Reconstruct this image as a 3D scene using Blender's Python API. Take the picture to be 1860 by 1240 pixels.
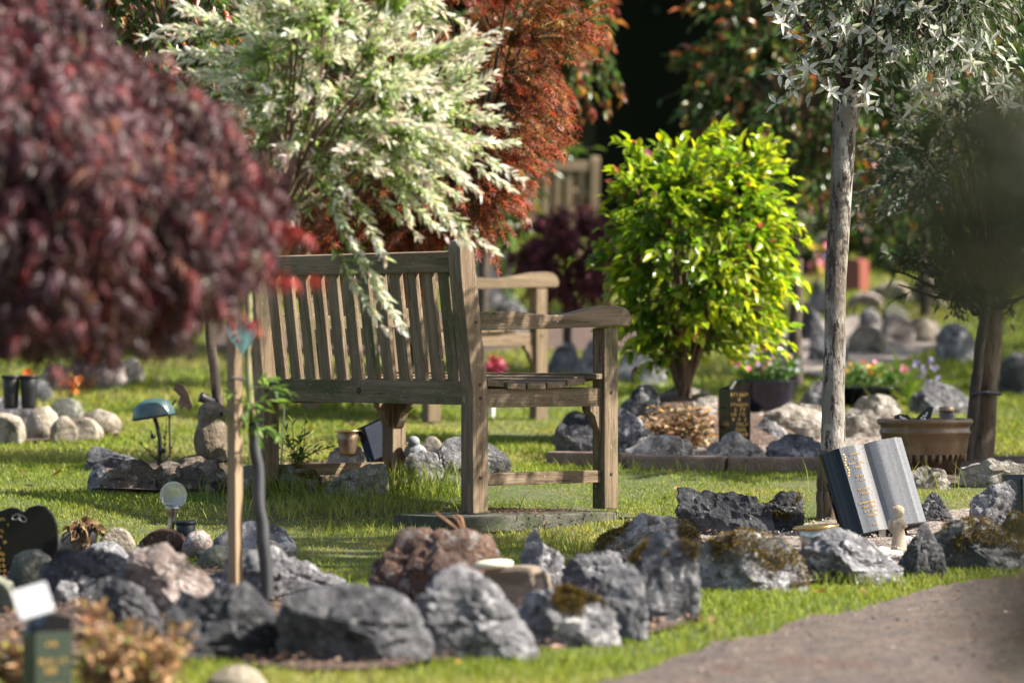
import bpy, bmesh, math, random
import numpy as np
from mathutils import Vector, Matrix, Euler

for o in list(bpy.data.objects): bpy.data.objects.remove(o)
scene = bpy.context.scene
C = scene.collection
R_ = math.radians

# ------------------------------------------------------------------ camera
F, CX, CY, CZ = 7360.0, 930.0, 620.0, 0.575      # focal length in photo pixels, principal point, camera height
cam = bpy.data.cameras.new('camera'); cam_o = bpy.data.objects.new('camera', cam); C.objects.link(cam_o)
cam_o.location = (0, 0, CZ); cam_o.rotation_euler = (R_(90), 0, 0)
cam.sensor_width = 36; cam.lens = F / 1860 * 36; cam.clip_start = .1; cam.clip_end = 500
cam.dof.use_dof = True; cam.dof.focus_distance = 13.75; cam.dof.aperture_fstop = 2.9; cam.dof.aperture_blades = 0
scene.camera = cam_o

# ------------------------------------------------------------------ sky, sun, exposure
SUN_AZ, SUN_EL = R_(-7), R_(42)                  # azimuth from +X towards +Y
sd = Vector((math.cos(SUN_EL) * math.cos(SUN_AZ), math.cos(SUN_EL) * math.sin(SUN_AZ), math.sin(SUN_EL)))
w = bpy.data.worlds.new('World'); scene.world = w; w.use_nodes = True
wn = w.node_tree; sky = wn.nodes.new('ShaderNodeTexSky'); sky.sky_type = 'NISHITA'; sky.sun_disc = False
sky.sun_elevation = SUN_EL; sky.sun_rotation = math.atan2(sd.x, sd.y); sky.air_density = 1.0; sky.dust_density = 2.0
bg = wn.nodes['Background']; wn.links.new(sky.outputs[0], bg.inputs[0]); bg.inputs[1].default_value = 0.075
sl = bpy.data.lights.new('sun', 'SUN'); sl.energy = 5.0; sl.angle = R_(.53); sl.color = (1, .94, .84)
so = bpy.data.objects.new('sun', sl); C.objects.link(so); so.rotation_euler = (-sd).to_track_quat('-Z', 'Y').to_euler()
vs = scene.view_settings; vs.view_transform = 'Standard'; vs.look = 'None'; vs.exposure = 1.5; vs.gamma = 1; vs.use_curve_mapping = False

# ------------------------------------------------------------------ ground profile and pixel helpers
_gy = np.linspace(-6, 90, 4801)
_gz = np.interp(_gy, [-6, 0, 9, 12.6, 13.3, 13.95, 14.6, 15.7, 19.4, 22, 30, 40, 60, 90],
                [-.55, -.5, -.215, -.105, -.075, -.012, .03, .085, .215, .33, .98, 1.78, 2.6, 3.0])
_k = np.ones(21) / 21
_gz = np.convolve(np.pad(_gz, 10, mode='edge'), _k, 'valid')
def gz(y): return np.interp(y, _gy, _gz)
_sel = _gy > 6
_py = CY + F * (CZ - _gz[_sel]) / _gy[_sel]
_py = np.minimum.accumulate(_py)
def gy(py): return float(np.interp(-py, -_py, _gy[_sel]))
def P(px, py, Y): return np.array([(px - CX) / F * Y, Y, CZ - (py - CY) / F * Y])
def G(px, py):
    Y = gy(py); return P(px, py, Y)
def nrm(v):
    v = np.asarray(v, float); return v / np.maximum(np.linalg.norm(v, axis=-1, keepdims=True), 1e-9)

_tab = np.random.RandomState(7).uniform(-1, 1, 65536)
def vnoise(p, seed=0):
    p = np.asarray(p, float); i = np.floor(p).astype(np.int64); f = p - i; u = f * f * (3 - 2 * f); r = 0
    for a in (0, 1):
        for b in (0, 1):
            for c in (0, 1):
                h = ((i[..., 0] + a) * 73856093 ^ (i[..., 1] + b) * 19349663 ^ (i[..., 2] + c) * 83492791 ^ seed * 2654435) & 65535
                wt = (u[..., 0] if a else 1 - u[..., 0]) * (u[..., 1] if b else 1 - u[..., 1]) * (u[..., 2] if c else 1 - u[..., 2])
                r = r + wt * _tab[h]
    return r
def fbm(p, seed=0, o=4):
    r = 0; a = 1.0; p = np.asarray(p, float)
    for k in range(o): r = r + a * vnoise(p, seed + k * 13); p = p * 2.03; a *= .5
    return r

# ------------------------------------------------------------------ materials
def mat(name, base, layers=(), vary=0., rough=.7, metal=0., spec=.5, bump=0., bscale=60., bstretch=(1, 1, 1), attr=False, transl=0., tcol=None,
        trans=0., ior=1.5, coat=0., rvar=0., detail=8):
    m = bpy.data.materials.new(name); m.use_nodes = True; t = m.node_tree; N = t.nodes; L = t.links
    b = N['Principled BSDF']; out = N['Material Output']
    b.inputs['Roughness'].default_value = rough; b.inputs['Metallic'].default_value = metal
    b.inputs['Specular IOR Level'].default_value = spec; b.inputs['IOR'].default_value = ior
    b.inputs['Transmission Weight'].default_value = trans; b.inputs['Coat Weight'].default_value = coat
    tc = N.new('ShaderNodeTexCoord'); oi = N.new('ShaderNodeObjectInfo')
    mu = N.new('ShaderNodeMath'); mu.operation = 'MULTIPLY'; mu.inputs[1].default_value = 53.0; L.new(oi.outputs['Random'], mu.inputs[0])
    va = N.new('ShaderNodeVectorMath'); va.operation = 'ADD'; L.new(tc.outputs['Object'], va.inputs[0]); L.new(mu.outputs[0], va.inputs[1])
    def noise(scale, stretch, det=detail):
        mp = N.new('ShaderNodeMapping'); mp.inputs['Scale'].default_value = stretch; L.new(va.outputs[0], mp.inputs['Vector'])
        n = N.new('ShaderNodeTexNoise'); n.inputs['Scale'].default_value = scale; n.inputs['Detail'].default_value = det
        n.inputs['Roughness'].default_value = .62; L.new(mp.outputs[0], n.inputs['Vector']); return n.outputs['Fac']
    col = None
    if attr:
        a = N.new('ShaderNodeAttribute'); a.attribute_name = 'Col'; col = a.outputs['Color']
    for (c, scale, lo, hi, st) in layers:
        mr = N.new('ShaderNodeMapRange'); mr.interpolation_type = 'SMOOTHSTEP'
        mr.inputs['From Min'].default_value = lo; mr.inputs['From Max'].default_value = hi; L.new(noise(scale, st), mr.inputs['Value'])
        mx = N.new('ShaderNodeMix'); mx.data_type = 'RGBA'; L.new(mr.outputs[0], mx.inputs[0])
        if col is None: mx.inputs[6].default_value = (*base, 1)
        else: L.new(col, mx.inputs[6])
        mx.inputs[7].default_value = (*c, 1); col = mx.outputs[2]
    if vary:
        mr = N.new('ShaderNodeMapRange'); mr.inputs['To Min'].default_value = 1 - vary; mr.inputs['To Max'].default_value = 1 + vary; L.new(oi.outputs['Random'], mr.inputs['Value'])
        mv = N.new('ShaderNodeVectorMath'); mv.operation = 'SCALE'; L.new(col, mv.inputs[0]); L.new(mr.outputs[0], mv.inputs['Scale']); col = mv.outputs[0]
    if col is None: b.inputs['Base Color'].default_value = (*base, 1)
    else: L.new(col, b.inputs['Base Color'])
    if rvar:
        mr = N.new('ShaderNodeMapRange'); mr.inputs['To Min'].default_value = max(.03, rough - rvar); mr.inputs['To Max'].default_value = rough + rvar
        L.new(noise(bscale * .4, (1, 1, 1), 4), mr.inputs['Value']); L.new(mr.outputs[0], b.inputs['Roughness'])
    if bump:
        bp = N.new('ShaderNodeBump'); bp.inputs['Strength'].default_value = min(1, bump); bp.inputs['Distance'].default_value = .012 * max(1, bump)
        L.new(noise(bscale, bstretch), bp.inputs['Height']); L.new(bp.outputs[0], b.inputs['Normal'])
    if transl:
        tr = N.new('ShaderNodeBsdfTranslucent'); ms = N.new('ShaderNodeMixShader'); ms.inputs[0].default_value = transl
        if tcol is not None:
            mx = N.new('ShaderNodeMix'); mx.data_type = 'RGBA'; mx.blend_type = 'MULTIPLY'; mx.inputs[0].default_value = 1
            if col is not None: L.new(col, mx.inputs[6])
            else: mx.inputs[6].default_value = (*base, 1)
            mx.inputs[7].default_value = (*tcol, 1); L.new(mx.outputs[2], tr.inputs['Color'])
        elif col is not None: L.new(col, tr.inputs['Color'])
        else: tr.inputs['Color'].default_value = (*base, 1)
        L.new(b.outputs[0], ms.inputs[1]); L.new(tr.outputs[0], ms.inputs[2]); L.new(ms.outputs[0], out.inputs['Surface'])
    return m
I3 = (1, 1, 1)
MT = {}
MT['lawn_soil'] = mat('lawn_soil', (.075, .085, .028), [((.12, .10, .045), 3, .5, .65, I3), ((.05, .075, .02), 14, .45, .6, I3)], rough=.95, bump=.6, bscale=90)
MT['mulch'] = mat('mulch', (.07, .045, .032), [((.16, .10, .075), 40, .5, .6, I3), ((.25, .2, .15), 90, .6, .68, I3), ((.03, .02, .015), 25, .58, .7, I3)], rough=.95, bump=1, bscale=120)
MT['gravel'] = mat('gravel', (.22, .18, .15), [((.42, .36, .31), 60, .5, .58, I3), ((.10, .08, .07), 90, .55, .62, I3)], rough=.9, bump=1, bscale=150)
MT['path'] = mat('path', (.115, .085, .068), [((.19, .135, .098), 16, .46, .62, I3), ((.05, .043, .04), 45, .52, .62, I3), ((.26, .21, .17), 75, .56, .64, I3), ((.13, .075, .055), 5, .52, .66, I3), ((.035, .03, .028), 140, .56, .62, I3)], rough=.92, bump=1.4, bscale=110)
MT['kerb'] = mat('kerb', (.22, .15, .11), [((.32, .24, .18), 12, .5, .65, I3), ((.10, .10, .05), 30, .58, .68, I3)], rough=.9, bump=.6, bscale=80)
MT['slab'] = mat('slab', (.06, .06, .042), [((.1, .095, .07), 14, .48, .64, I3), ((.045, .055, .025), 8, .52, .66, I3), ((.17, .11, .08), 60, .6, .68, I3)], rough=.92, bump=.5, bscale=110)
def rockm(name, base, mid, spot, moss=None, mosslo=.5, lo=.56):
    ly = [(mid, 9, .42, .58, I3), (tuple(x * .45 for x in base), 15, .53, .63, I3), (spot, 24, lo - .02, lo + .06, I3), (tuple(min(1, x * 1.3) for x in spot), 60, .61, .68, I3), (tuple(x * .4 for x in base), 110, .6, .67, I3)]
    if moss: ly += [((.16, .115, .028), 7, mosslo, mosslo + .07, I3), ((.07, .065, .018), 38, .5, .62, I3) if mosslo < .5 else ((.2, .15, .03), 60, .66, .72, I3)]
    return mat(name, base, ly, vary=.28, rough=.88, bump=1.6, bscale=42, spec=.35)
MT['grey'] = rockm('rock_grey', (.115, .112, .118), (.2, .195, .2), (.36, .35, .345))
MT['greymoss'] = rockm('rock_grey_moss', (.12, .115, .115), (.2, .19, .185), (.36, .35, .34), True, .56)
MT['dark'] = rockm('rock_dark', (.045, .045, .05), (.095, .093, .097), (.2, .195, .195), lo=.62)
MT['darkmoss'] = rockm('rock_dark_moss', (.05, .05, .048), (.1, .095, .09), (.22, .21, .2), True, .545, lo=.6)
MT['moss'] = rockm('rock_moss', (.11, .105, .1), (.18, .17, .16), (.34, .32, .3), True, .47)
MT['pink'] = rockm('rock_pink', (.22, .17, .145), (.33, .265, .235), (.44, .375, .34), lo=.54)
MT['brown'] = rockm('rock_brown', (.10, .06, .045), (.16, .09, .06), (.24, .215, .2), lo=.56)
MT['tan'] = rockm('rock_tan', (.27, .225, .165), (.38, .325, .25), (.47, .42, .345), lo=.58)
MT['green'] = rockm('rock_greenish', (.115, .12, .09), (.17, .17, .13), (.27, .265, .22), lo=.6)
MT['pale'] = rockm('rock_pale', (.21, .18, .15), (.31, .275, .235), (.42, .385, .34), lo=.52)
MT['palemoss'] = rockm('rock_pale_moss', (.2, .175, .14), (.29, .26, .2), (.4, .37, .31), True, .5)
def woodm(name, ax, base=(.155, .108, .064), mid=(.235, .172, .11), light=(.29, .25, .19), algae=(.085, .08, .032)):
    st = [1, 1, 1]; st['xyz'.index(ax)] = .06; st = tuple(st); st2 = [1, 1, 1]; st2['xyz'.index(ax)] = .35; st2 = tuple(st2)
    return mat(name, base, [(mid, 45, .42, .62, st), (tuple(x * .5 for x in base), 95, .57, .66, st), (algae, 7, .5, .66, st2),
                            (light, 130, .61, .67, st2), (light, 22, .66, .72, st2)], rough=.85, bump=.5, bscale=120, bstretch=st, spec=.3)
for a in 'xyz':
    MT['wood_' + a] = woodm('bench_wood_' + a, a)
    MT['teak_' + a] = woodm('bench_teak_' + a, a, (.19, .135, .08), (.26, .19, .12), (.34, .28, .2), (.15, .115, .065))
MT['stake'] = mat('stake_wood', (.23, .155, .085), [((.31, .22, .13), 30, .4, .6, (1, 1, .06)), ((.17, .11, .06), 80, .6, .7, (1, 1, .06))], rough=.8, bump=.3, bscale=100, bstretch=(1, 1, .06))
MT['bark_white'] = mat('bark_white', (.22, .2, .165), [((.46, .43, .38), 14, .45, .6, (1, 1, .5)), ((.12, .095, .07), 6, .5, .62, (1, 1, .35)), ((.05, .035, .025), 42, .53, .57, (1, 1, .3)), ((.2, .16, .12), 120, .55, .6, (1, 1, .5))], rough=.85, bump=.8, bscale=70, bstretch=(1, 1, .35))
MT['bark_brown'] = mat('bark_brown', (.13, .085, .05), [((.21, .15, .095), 30, .45, .6, (1, 1, .2)), ((.05, .033, .022), 55, .55, .65, (1, 1, .2))], rough=.9, bump=.9, bscale=70, bstretch=(1, 1, .2))
MT['bark_dark'] = mat('bark_dark', (.05, .036, .026), [((.09, .065, .045), 40, .45, .6, (1, 1, .3))], rough=.9, bump=.5, bscale=80)
MT['stem_green'] = mat('stem_green', (.16, .17, .06), [((.2, .13, .07), 30, .5, .65, (1, 1, .3))], rough=.7)
MT['leaf'] = mat('leaf', (.1, .2, .05), attr=True, rough=.5, transl=.36, tcol=(1.15, 1.2, .75), spec=.4)
MT['leaf_gloss'] = mat('leaf_gloss', (.1, .2, .05), attr=True, rough=.27, transl=.5, tcol=(1.25, 1.25, .5), spec=.55)
MT['leaf_photinia'] = mat('leaf_photinia', (.1, .2, .05), attr=True, rough=.27, transl=.38, tcol=(1.25, 1.15, .6), spec=.55)
MT['leaf_maple'] = mat('leaf_maple', (.2, .05, .05), attr=True, rough=.55, transl=.4, tcol=(1.3, .85, .7), spec=.28)
MT['leaf_maple_dark'] = mat('leaf_maple_dark', (.1, .04, .05), attr=True, rough=.5, transl=.16, tcol=(1.2, .8, .7), spec=.32)
MT['leaf_white'] = mat('leaf_white', (.6, .6, .5), attr=True, rough=.6, transl=.42, tcol=(1.05, 1.08, .85), spec=.3)
MT['grass'] = mat('grass', (.1, .2, .05), attr=True, rough=.6, transl=.45, tcol=(1.15, 1.15, .5), spec=.25)
MT['dry'] = mat('dry_leaf', (.3, .2, .1), attr=True, rough=.75, transl=.25, spec=.2)
MT['granite'] = mat('black_granite', (.008, .008, .009), [((.018, .018, .02), 300, .55, .65, I3)], rough=.1, spec=.35, rvar=.04)
MT['granite_grey'] = mat('grey_granite', (.125, .125, .125), [((.19, .188, .185), 350, .5, .6, I3), ((.07, .07, .07), 320, .55, .62, I3)], rough=.16, spec=.7, rvar=.05, coat=.5)
MT['granite_green'] = mat('green_granite', (.03, .042, .03), [((.05, .065, .045), 200, .5, .6, I3)], rough=.25, spec=.6)
MT['granite_red'] = mat('red_granite', (.2, .055, .04), [((.26, .08, .06), 150, .5, .6, I3)], rough=.4)
MT['gold'] = mat('gold_paint', (.62, .38, .1), rough=.4, metal=.3)
MT['gold_metal'] = mat('gold_metal', (.75, .5, .18), rough=.25, metal=1, rvar=.08, bscale=40)
MT['steel'] = mat('brushed_steel', (.5, .48, .45), [((.35, .31, .27), 8, .5, .7, (1, 1, .2))], rough=.32, metal=1)
MT['bronze'] = mat('weathered_bronze', (.3, .22, .14), [((.18, .13, .09), 20, .5, .65, I3)], rough=.4, metal=.8)
MT['plastic'] = mat('black_plastic', (.012, .012, .013), rough=.45, bump=.1, bscale=40)
MT['rubber'] = mat('tree_guard', (.03, .03, .032), [((.075, .075, .078), 8, .5, .7, (1, 1, .1))], rough=.5)
MT['teal'] = mat('teal_enamel', (.045, .1, .095), [((.12, .14, .13), 12, .5, .68, I3), ((.03, .045, .04), 40, .58, .68, I3)], rough=.32, spec=.6, bump=.15, bscale=40)
MT['iron'] = mat('dark_iron', (.02, .022, .024), rough=.4, metal=.5)
MT['rust'] = mat('rusty_metal', (.075, .04, .03), [((.13, .07, .045), 30, .5, .65, I3)], rough=.7, metal=.3, bump=.3)
MT['stonework'] = mat('carved_stone', (.14, .105, .07), [((.22, .17, .12), 16, .45, .62, I3), ((.07, .055, .035), 30, .55, .66, I3), ((.09, .09, .04), 12, .58, .68, I3)], rough=.9, bump=.7, bscale=60)
MT['statue'] = mat('cream_resin', (.47, .38, .26), [((.3, .22, .13), 40, .52, .66, I3), ((.58, .5, .38), 20, .5, .65, I3)], rough=.8, bump=.5, bscale=150)
MT['white'] = mat('white_resin', (.66, .64, .58), [((.5, .46, .4), 40, .55, .7, I3)], rough=.7)
MT['ink'] = mat('grey_ink', (.2, .18, .16), rough=.8)
MT['card'] = mat('silver_solar_panel', (.55, .55, .58), [((.7, .7, .72), 20, .5, .7, I3)], rough=.35, spec=.6)
MT['cream'] = mat('cream_ceramic', (.72, .68, .5), [((.5, .46, .28), 30, .58, .7, I3)], rough=.3, spec=.6)
MT['heart'] = mat('teal_heart', (.22, .45, .42), [((.35, .58, .55), 25, .5, .62, I3), ((.12, .25, .24), 40, .58, .68, I3)], rough=.45)
MT['red'] = mat('red_paint', (.5, .05, .04), rough=.5)
MT['navy'] = mat('navy_glaze', (.005, .006, .016), rough=.1, spec=.45)
MT['terra'] = mat('tan_glaze', (.16, .095, .05), [((.24, .155, .09), 14, .45, .65, (1, 1, .3)), ((.09, .05, .03), 30, .58, .68, I3)], rough=.28, spec=.55)
MT['terra_dark'] = mat('brown_glaze', (.045, .024, .016), [((.08, .045, .03), 14, .5, .65, I3)], rough=.3)
MT['pinkpot'] = mat('pink_glaze', (.6, .25, .27), rough=.4)
MT['log'] = mat('log_stone', (.17, .125, .085), [((.28, .22, .16), 26, .45, .62, (.2, 1, 1)), ((.07, .05, .035), 40, .57, .67, (.2, 1, 1))], rough=.9, bump=1, bscale=70, bstretch=(.25, 1, 1))
MT['plaque'] = mat('buff_plaque', (.38, .27, .19), [((.46, .35, .26), 40, .5, .65, I3)], rough=.8, bump=.2)
MT['glass'] = mat('crackle_glass', (.86, .9, .92), rough=.08, trans=.88, ior=1.2, bump=1.6, bscale=60)
MT['clear'] = mat('clear_glass', (.8, .85, .8), rough=.05, trans=1, ior=1.4)
MT['bird'] = mat('grey_stone_bird', (.2, .21, .225), [((.3, .31, .32), 14, .5, .65, I3)], rough=.75, bump=.3)
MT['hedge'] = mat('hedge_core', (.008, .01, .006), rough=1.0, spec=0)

# ------------------------------------------------------------------ mesh helpers
def fast_mesh(name, V, T, col=None, k=3):
    me = bpy.data.meshes.new(name); V = np.ascontiguousarray(V, dtype=np.float32); T = np.ascontiguousarray(T, dtype=np.int32)
    me.vertices.add(len(V)); me.vertices.foreach_set('co', V.ravel()); n = len(T)
    me.loops.add(n * k); me.loops.foreach_set('vertex_index', T.ravel())
    me.polygons.add(n); me.polygons.foreach_set('loop_start', np.arange(0, n * k, k, dtype=np.int32))
    if col is not None:
        a = me.color_attributes.new('Col', 'FLOAT_COLOR', 'POINT'); c4 = np.ones((len(V), 4), np.float32); c4[:, :3] = col; a.data.foreach_set('color', c4.ravel())
    me.update(calc_edges=True); return me
def link(name, me, m=None, root=None, smooth=False):
    o = bpy.data.objects.new(name, me); C.objects.link(o)
    if m is not None: me.materials.append(MT[m] if isinstance(m, str) else m)
    if smooth: me.polygons.foreach_set('use_smooth', np.ones(len(me.polygons), bool))
    if root is not None: o.parent = root
    return o
def tag(o, label=None, cat=None, group=None, kind=None):
    if label: o['label'] = label
    if cat: o['category'] = cat
    if group: o['group'] = group
    if kind: o['kind'] = kind
    return o
def thing(name, label, cat, loc=(0, 0, 0), rz=0, group=None):
    o = bpy.data.objects.new(name, None); C.objects.link(o); o.location = tuple(float(x) for x in loc); o.rotation_euler = (0, 0, rz)
    o.empty_display_size = .1; return tag(o, label, cat, group)
class S:                                             # a bag of shapes joined to one mesh
    def __init__(s): s.V = []; s.F = []
    def add(s, V, F, M=None):
        b = len(s.V)
        for v in V:
            v = Vector(v); s.V.append(tuple(M @ v) if M is not None else tuple(v))
        s.F += [tuple(i + b for i in f) for f in F]; return s
    def box(s, c, d, M=None, rot=None):
        x, y, z = (k / 2 for k in d)
        V = [(a * x, b * y, e * z) for a in (-1, 1) for b in (-1, 1) for e in (-1, 1)]
        Fc = [(0, 1, 3, 2), (4, 6, 7, 5), (0, 4, 5, 1), (2, 3, 7, 6), (0, 2, 6, 4), (1, 5, 7, 3)]
        T = Matrix.Translation(c)
        if rot is not None: T = T @ Euler(rot).to_matrix().to_4x4()
        return s.add(V, Fc, T if M is None else M @ T)
    def lathe(s, prof, n=24, M=None, sq=1.0, cap=True):
        V = [(r * math.cos(2 * math.pi * i / n), sq * r * math.sin(2 * math.pi * i / n), z) for r, z in prof for i in range(n)]
        Fc = [(j * n + i, j * n + (i + 1) % n, (j + 1) * n + (i + 1) % n, (j + 1) * n + i) for j in range(len(prof) - 1) for i in range(n)]
        if cap: Fc += [tuple(range(n))[::-1], tuple((len(prof) - 1) * n + i for i in range(n))]
        return s.add(V, Fc, M)
    def tube(s, pts, rad, n=6, M=None):
        pts = np.asarray(pts, float); rad = np.broadcast_to(np.asarray(rad, float), (len(pts),))
        d = nrm(np.gradient(pts, axis=0)); up = np.array([0, 0, 1.]) if abs(d[:, 2]).mean() < .9 else np.array([1., 0, 0])
        a = nrm(np.cross(d, up)); b = np.cross(d, a); th = np.linspace(0, 2 * math.pi, n, endpoint=False)
        V = (pts[:, None] + rad[:, None, None] * (a[:, None] * np.cos(th)[None, :, None] + b[:, None] * np.sin(th)[None, :, None])).reshape(-1, 3)
        Fc = [(j * n + i, j * n + (i + 1) % n, (j + 1) * n + (i + 1) % n, (j + 1) * n + i) for j in range(len(pts) - 1) for i in range(n)]
        Fc += [tuple(range(n))[::-1], tuple((len(pts) - 1) * n + i for i in range(n))]
        return s.add(V.tolist(), Fc, M)
    def prism(s, poly, a0, a1, axis='y', M=None):    # polygon in the two other axes, extruded from a0 to a1
        n = len(poly); put = {'x': lambda u, v, a: (a, u, v), 'y': lambda u, v, a: (u, a, v), 'z': lambda u, v, a: (u, v, a)}[axis]
        V = [put(u, v, a0) for u, v in poly] + [put(u, v, a1) for u, v in poly]
        Fc = [tuple(range(n)), tuple(range(2 * n - 1, n - 1, -1))] + [(i, n + i, n + (i + 1) % n, (i + 1) % n) for i in range(n)]
        return s.add(V, Fc, M)
    def ball(s, c, r, M=None, n=12, m=8):
        r = r if hasattr(r, '__len__') else (r, r, r)
        V = [(0, 0, -1)] + [(math.cos(2 * math.pi * i / n) * math.sin(math.pi * j / m), math.sin(2 * math.pi * i / n) * math.sin(math.pi * j / m), -math.cos(math.pi * j / m)) for j in range(1, m) for i in range(n)] + [(0, 0, 1)]
        Fc = [(0, 1 + (i + 1) % n, 1 + i) for i in range(n)] + [(1 + (j - 1) * n + i, 1 + (j - 1) * n + (i + 1) % n, 1 + j * n + (i + 1) % n, 1 + j * n + i) for j in range(1, m - 1) for i in range(n)]
        e = len(V) - 1; b = 1 + (m - 2) * n; Fc += [(b + i, b + (i + 1) % n, e) for i in range(n)]
        T = Matrix.Translation(c) @ Matrix.Diagonal((*r, 1)); return s.add(V, Fc, T if M is None else M @ T)
    def build(s, name, m, root=None, bevel=0, smooth=False, voxel=0, sub=0):
        me = bpy.data.meshes.new(name); me.from_pydata(s.V, [], s.F)
        bm = bmesh.new(); bm.from_mesh(me); bmesh.ops.recalc_face_normals(bm, faces=bm.faces)
        if bevel: bmesh.ops.bevel(bm, geom=bm.edges[:], offset=bevel, segments=2, profile=.6, affect='EDGES', clamp_overlap=True)
        bm.to_mesh(me); bm.free(); o = link(name, me, m, root, smooth)
        if voxel:
            md = o.modifiers.new('remesh', 'REMESH'); md.mode = 'VOXEL'; md.voxel_size = voxel; md.use_smooth_shade = True
        return o
def put(o, root): o.parent = root; return o
def copy_tree(o, parent=None, **kw):
    c = o.copy(); C.objects.link(c); c.parent = parent
    for ch in o.children: copy_tree(ch, c)
    return c
def mbase(loc, rz=0, rx=0, ry=0): return Matrix.Translation(tuple(float(x) for x in loc)) @ Euler((rx, ry, rz)).to_matrix().to_4x4()
def lettering(rng, lines, x0, x1, ztop, dz, h, yfun, thick=.0012):   # small gold strokes in an x-z face; yfun(x) gives the surface
    s = S()
    for i, (a, b) in enumerate(lines):
        z = ztop - i * dz; x = x0 + (x1 - x0) * a; xe = x0 + (x1 - x0) * b
        while x < xe - h * .5:
            if rng.random() < .85:
                gw = h * rng.uniform(.35, .65); y = yfun(x)
                s.box((x, y, z), (h * .17, thick, h))
                if rng.random() < .7: s.box((x + gw * .5, y, z + h * rng.choice([.4, 0, -.4])), (gw, thick, h * .17))
                if rng.random() < .6: s.box((x + gw, y, z + h * rng.uniform(-.2, .2)), (h * .17, thick, h * rng.uniform(.5, 1)))
            x += h * .95
    return s
def sheet(name, poly_px, m, lift=.004, kind='structure', steps=14, world=None, rough=.0):
    pts = world if world is not None else [G(*p)[:2] for p in poly_px]
    bm = bmesh.new(); vs_ = [bm.verts.new((p[0], p[1], 0)) for p in pts]; bm.faces.new(vs_)
    bmesh.ops.triangulate(bm, faces=bm.faces[:])
    for _ in range(5):
        es = [e for e in bm.edges if e.calc_length() > .16]
        if not es: break
        bmesh.ops.subdivide_edges(bm, edges=es, cuts=1); bmesh.ops.triangulate(bm, faces=bm.faces[:])
    for v in bm.verts: v.co.z = float(gz(v.co.y)) + lift + rough * float(fbm(np.array([[v.co.x * 14, v.co.y * 14, 3.]]))[0])
    bmesh.ops.recalc_face_normals(bm, faces=bm.faces)
    me = bpy.data.meshes.new(name); bm.to_mesh(me); bm.free()
    o = link(name, me, m, None, True); tag(o, kind=kind); return o, np.array([(p[0], p[1]) for p in pts])
def inpoly(x, y, poly):
    r = np.zeros(len(x), bool); n = len(poly)
    for i in range(n):
        x1, y1 = poly[i]; x2, y2 = poly[(i + 1) % n]
        c = ((y1 > y) != (y2 > y)); xi = (x2 - x1) * (y - y1) / (y2 - y1 + 1e-12) + x1; r ^= c & (x < xi)
    return r

# ================================================================== SETTING
xs = np.concatenate([np.linspace(-40, -5, 20), np.linspace(-4.8, 4.8, 97), np.linspace(5, 40, 20)])
ys = np.concatenate([np.linspace(-6, 8, 25), np.linspace(8.1, 22, 140), np.linspace(22.3, 90, 90)])
gx, gyy = np.meshgrid(xs, ys); gp = np.stack([gx, gyy, gz(gyy)], -1).reshape(-1, 3)
gp[:, 2] += .006 * fbm(np.c_[gp[:, :2] * 1.7, np.zeros(len(gp))], 5, 3)
nx, ny = len(xs), len(ys); ii = np.arange(nx * ny).reshape(ny, nx)
q = np.stack([ii[:-1, :-1], ii[:-1, 1:], ii[1:, 1:], ii[1:, :-1]], -1).reshape(-1, 4)
tag(link('lawn', fast_mesh('lawn', gp, q, k=4), 'lawn_soil', None, True), kind='structure')
nogr = [np.array([tuple(P(862, 932, 13.6)[:2] + np.array([lx * math.cos(-.89) - ly * math.sin(-.89), lx * math.sin(-.89) + ly * math.cos(-.89)])) for lx, ly in ((-.17, -.2), (.19, -.2), (.19, .6), (-.17, .6))])]                                            # places without grass
path_edge = [(1085, 1262), (1160, 1236), (1300, 1184), (1450, 1143), (1600, 1108), (1750, 1072), (1900, 1046), (2060, 1022)]
pe0 = np.array([G(*p)[:2] for p in path_edge]); te = np.linspace(0, len(pe0) - 1, 260)
pe = np.stack([np.interp(te, np.arange(len(pe0)), pe0[:, k]) for k in (0, 1)], 1); pe[:, 1] += .06 * fbm(np.c_[te * 4, te * 0, te * 0], 2, 5)
pw = [tuple(p) for p in pe] + [(5.5, 12.0), (5.5, 1.0), (-.3, 1.0), (-.1, 6.0), (.12, 8.2)]
_, pl = sheet('path', None, 'path', .022, world=pw, rough=.004); nogr.append(pl)
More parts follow.
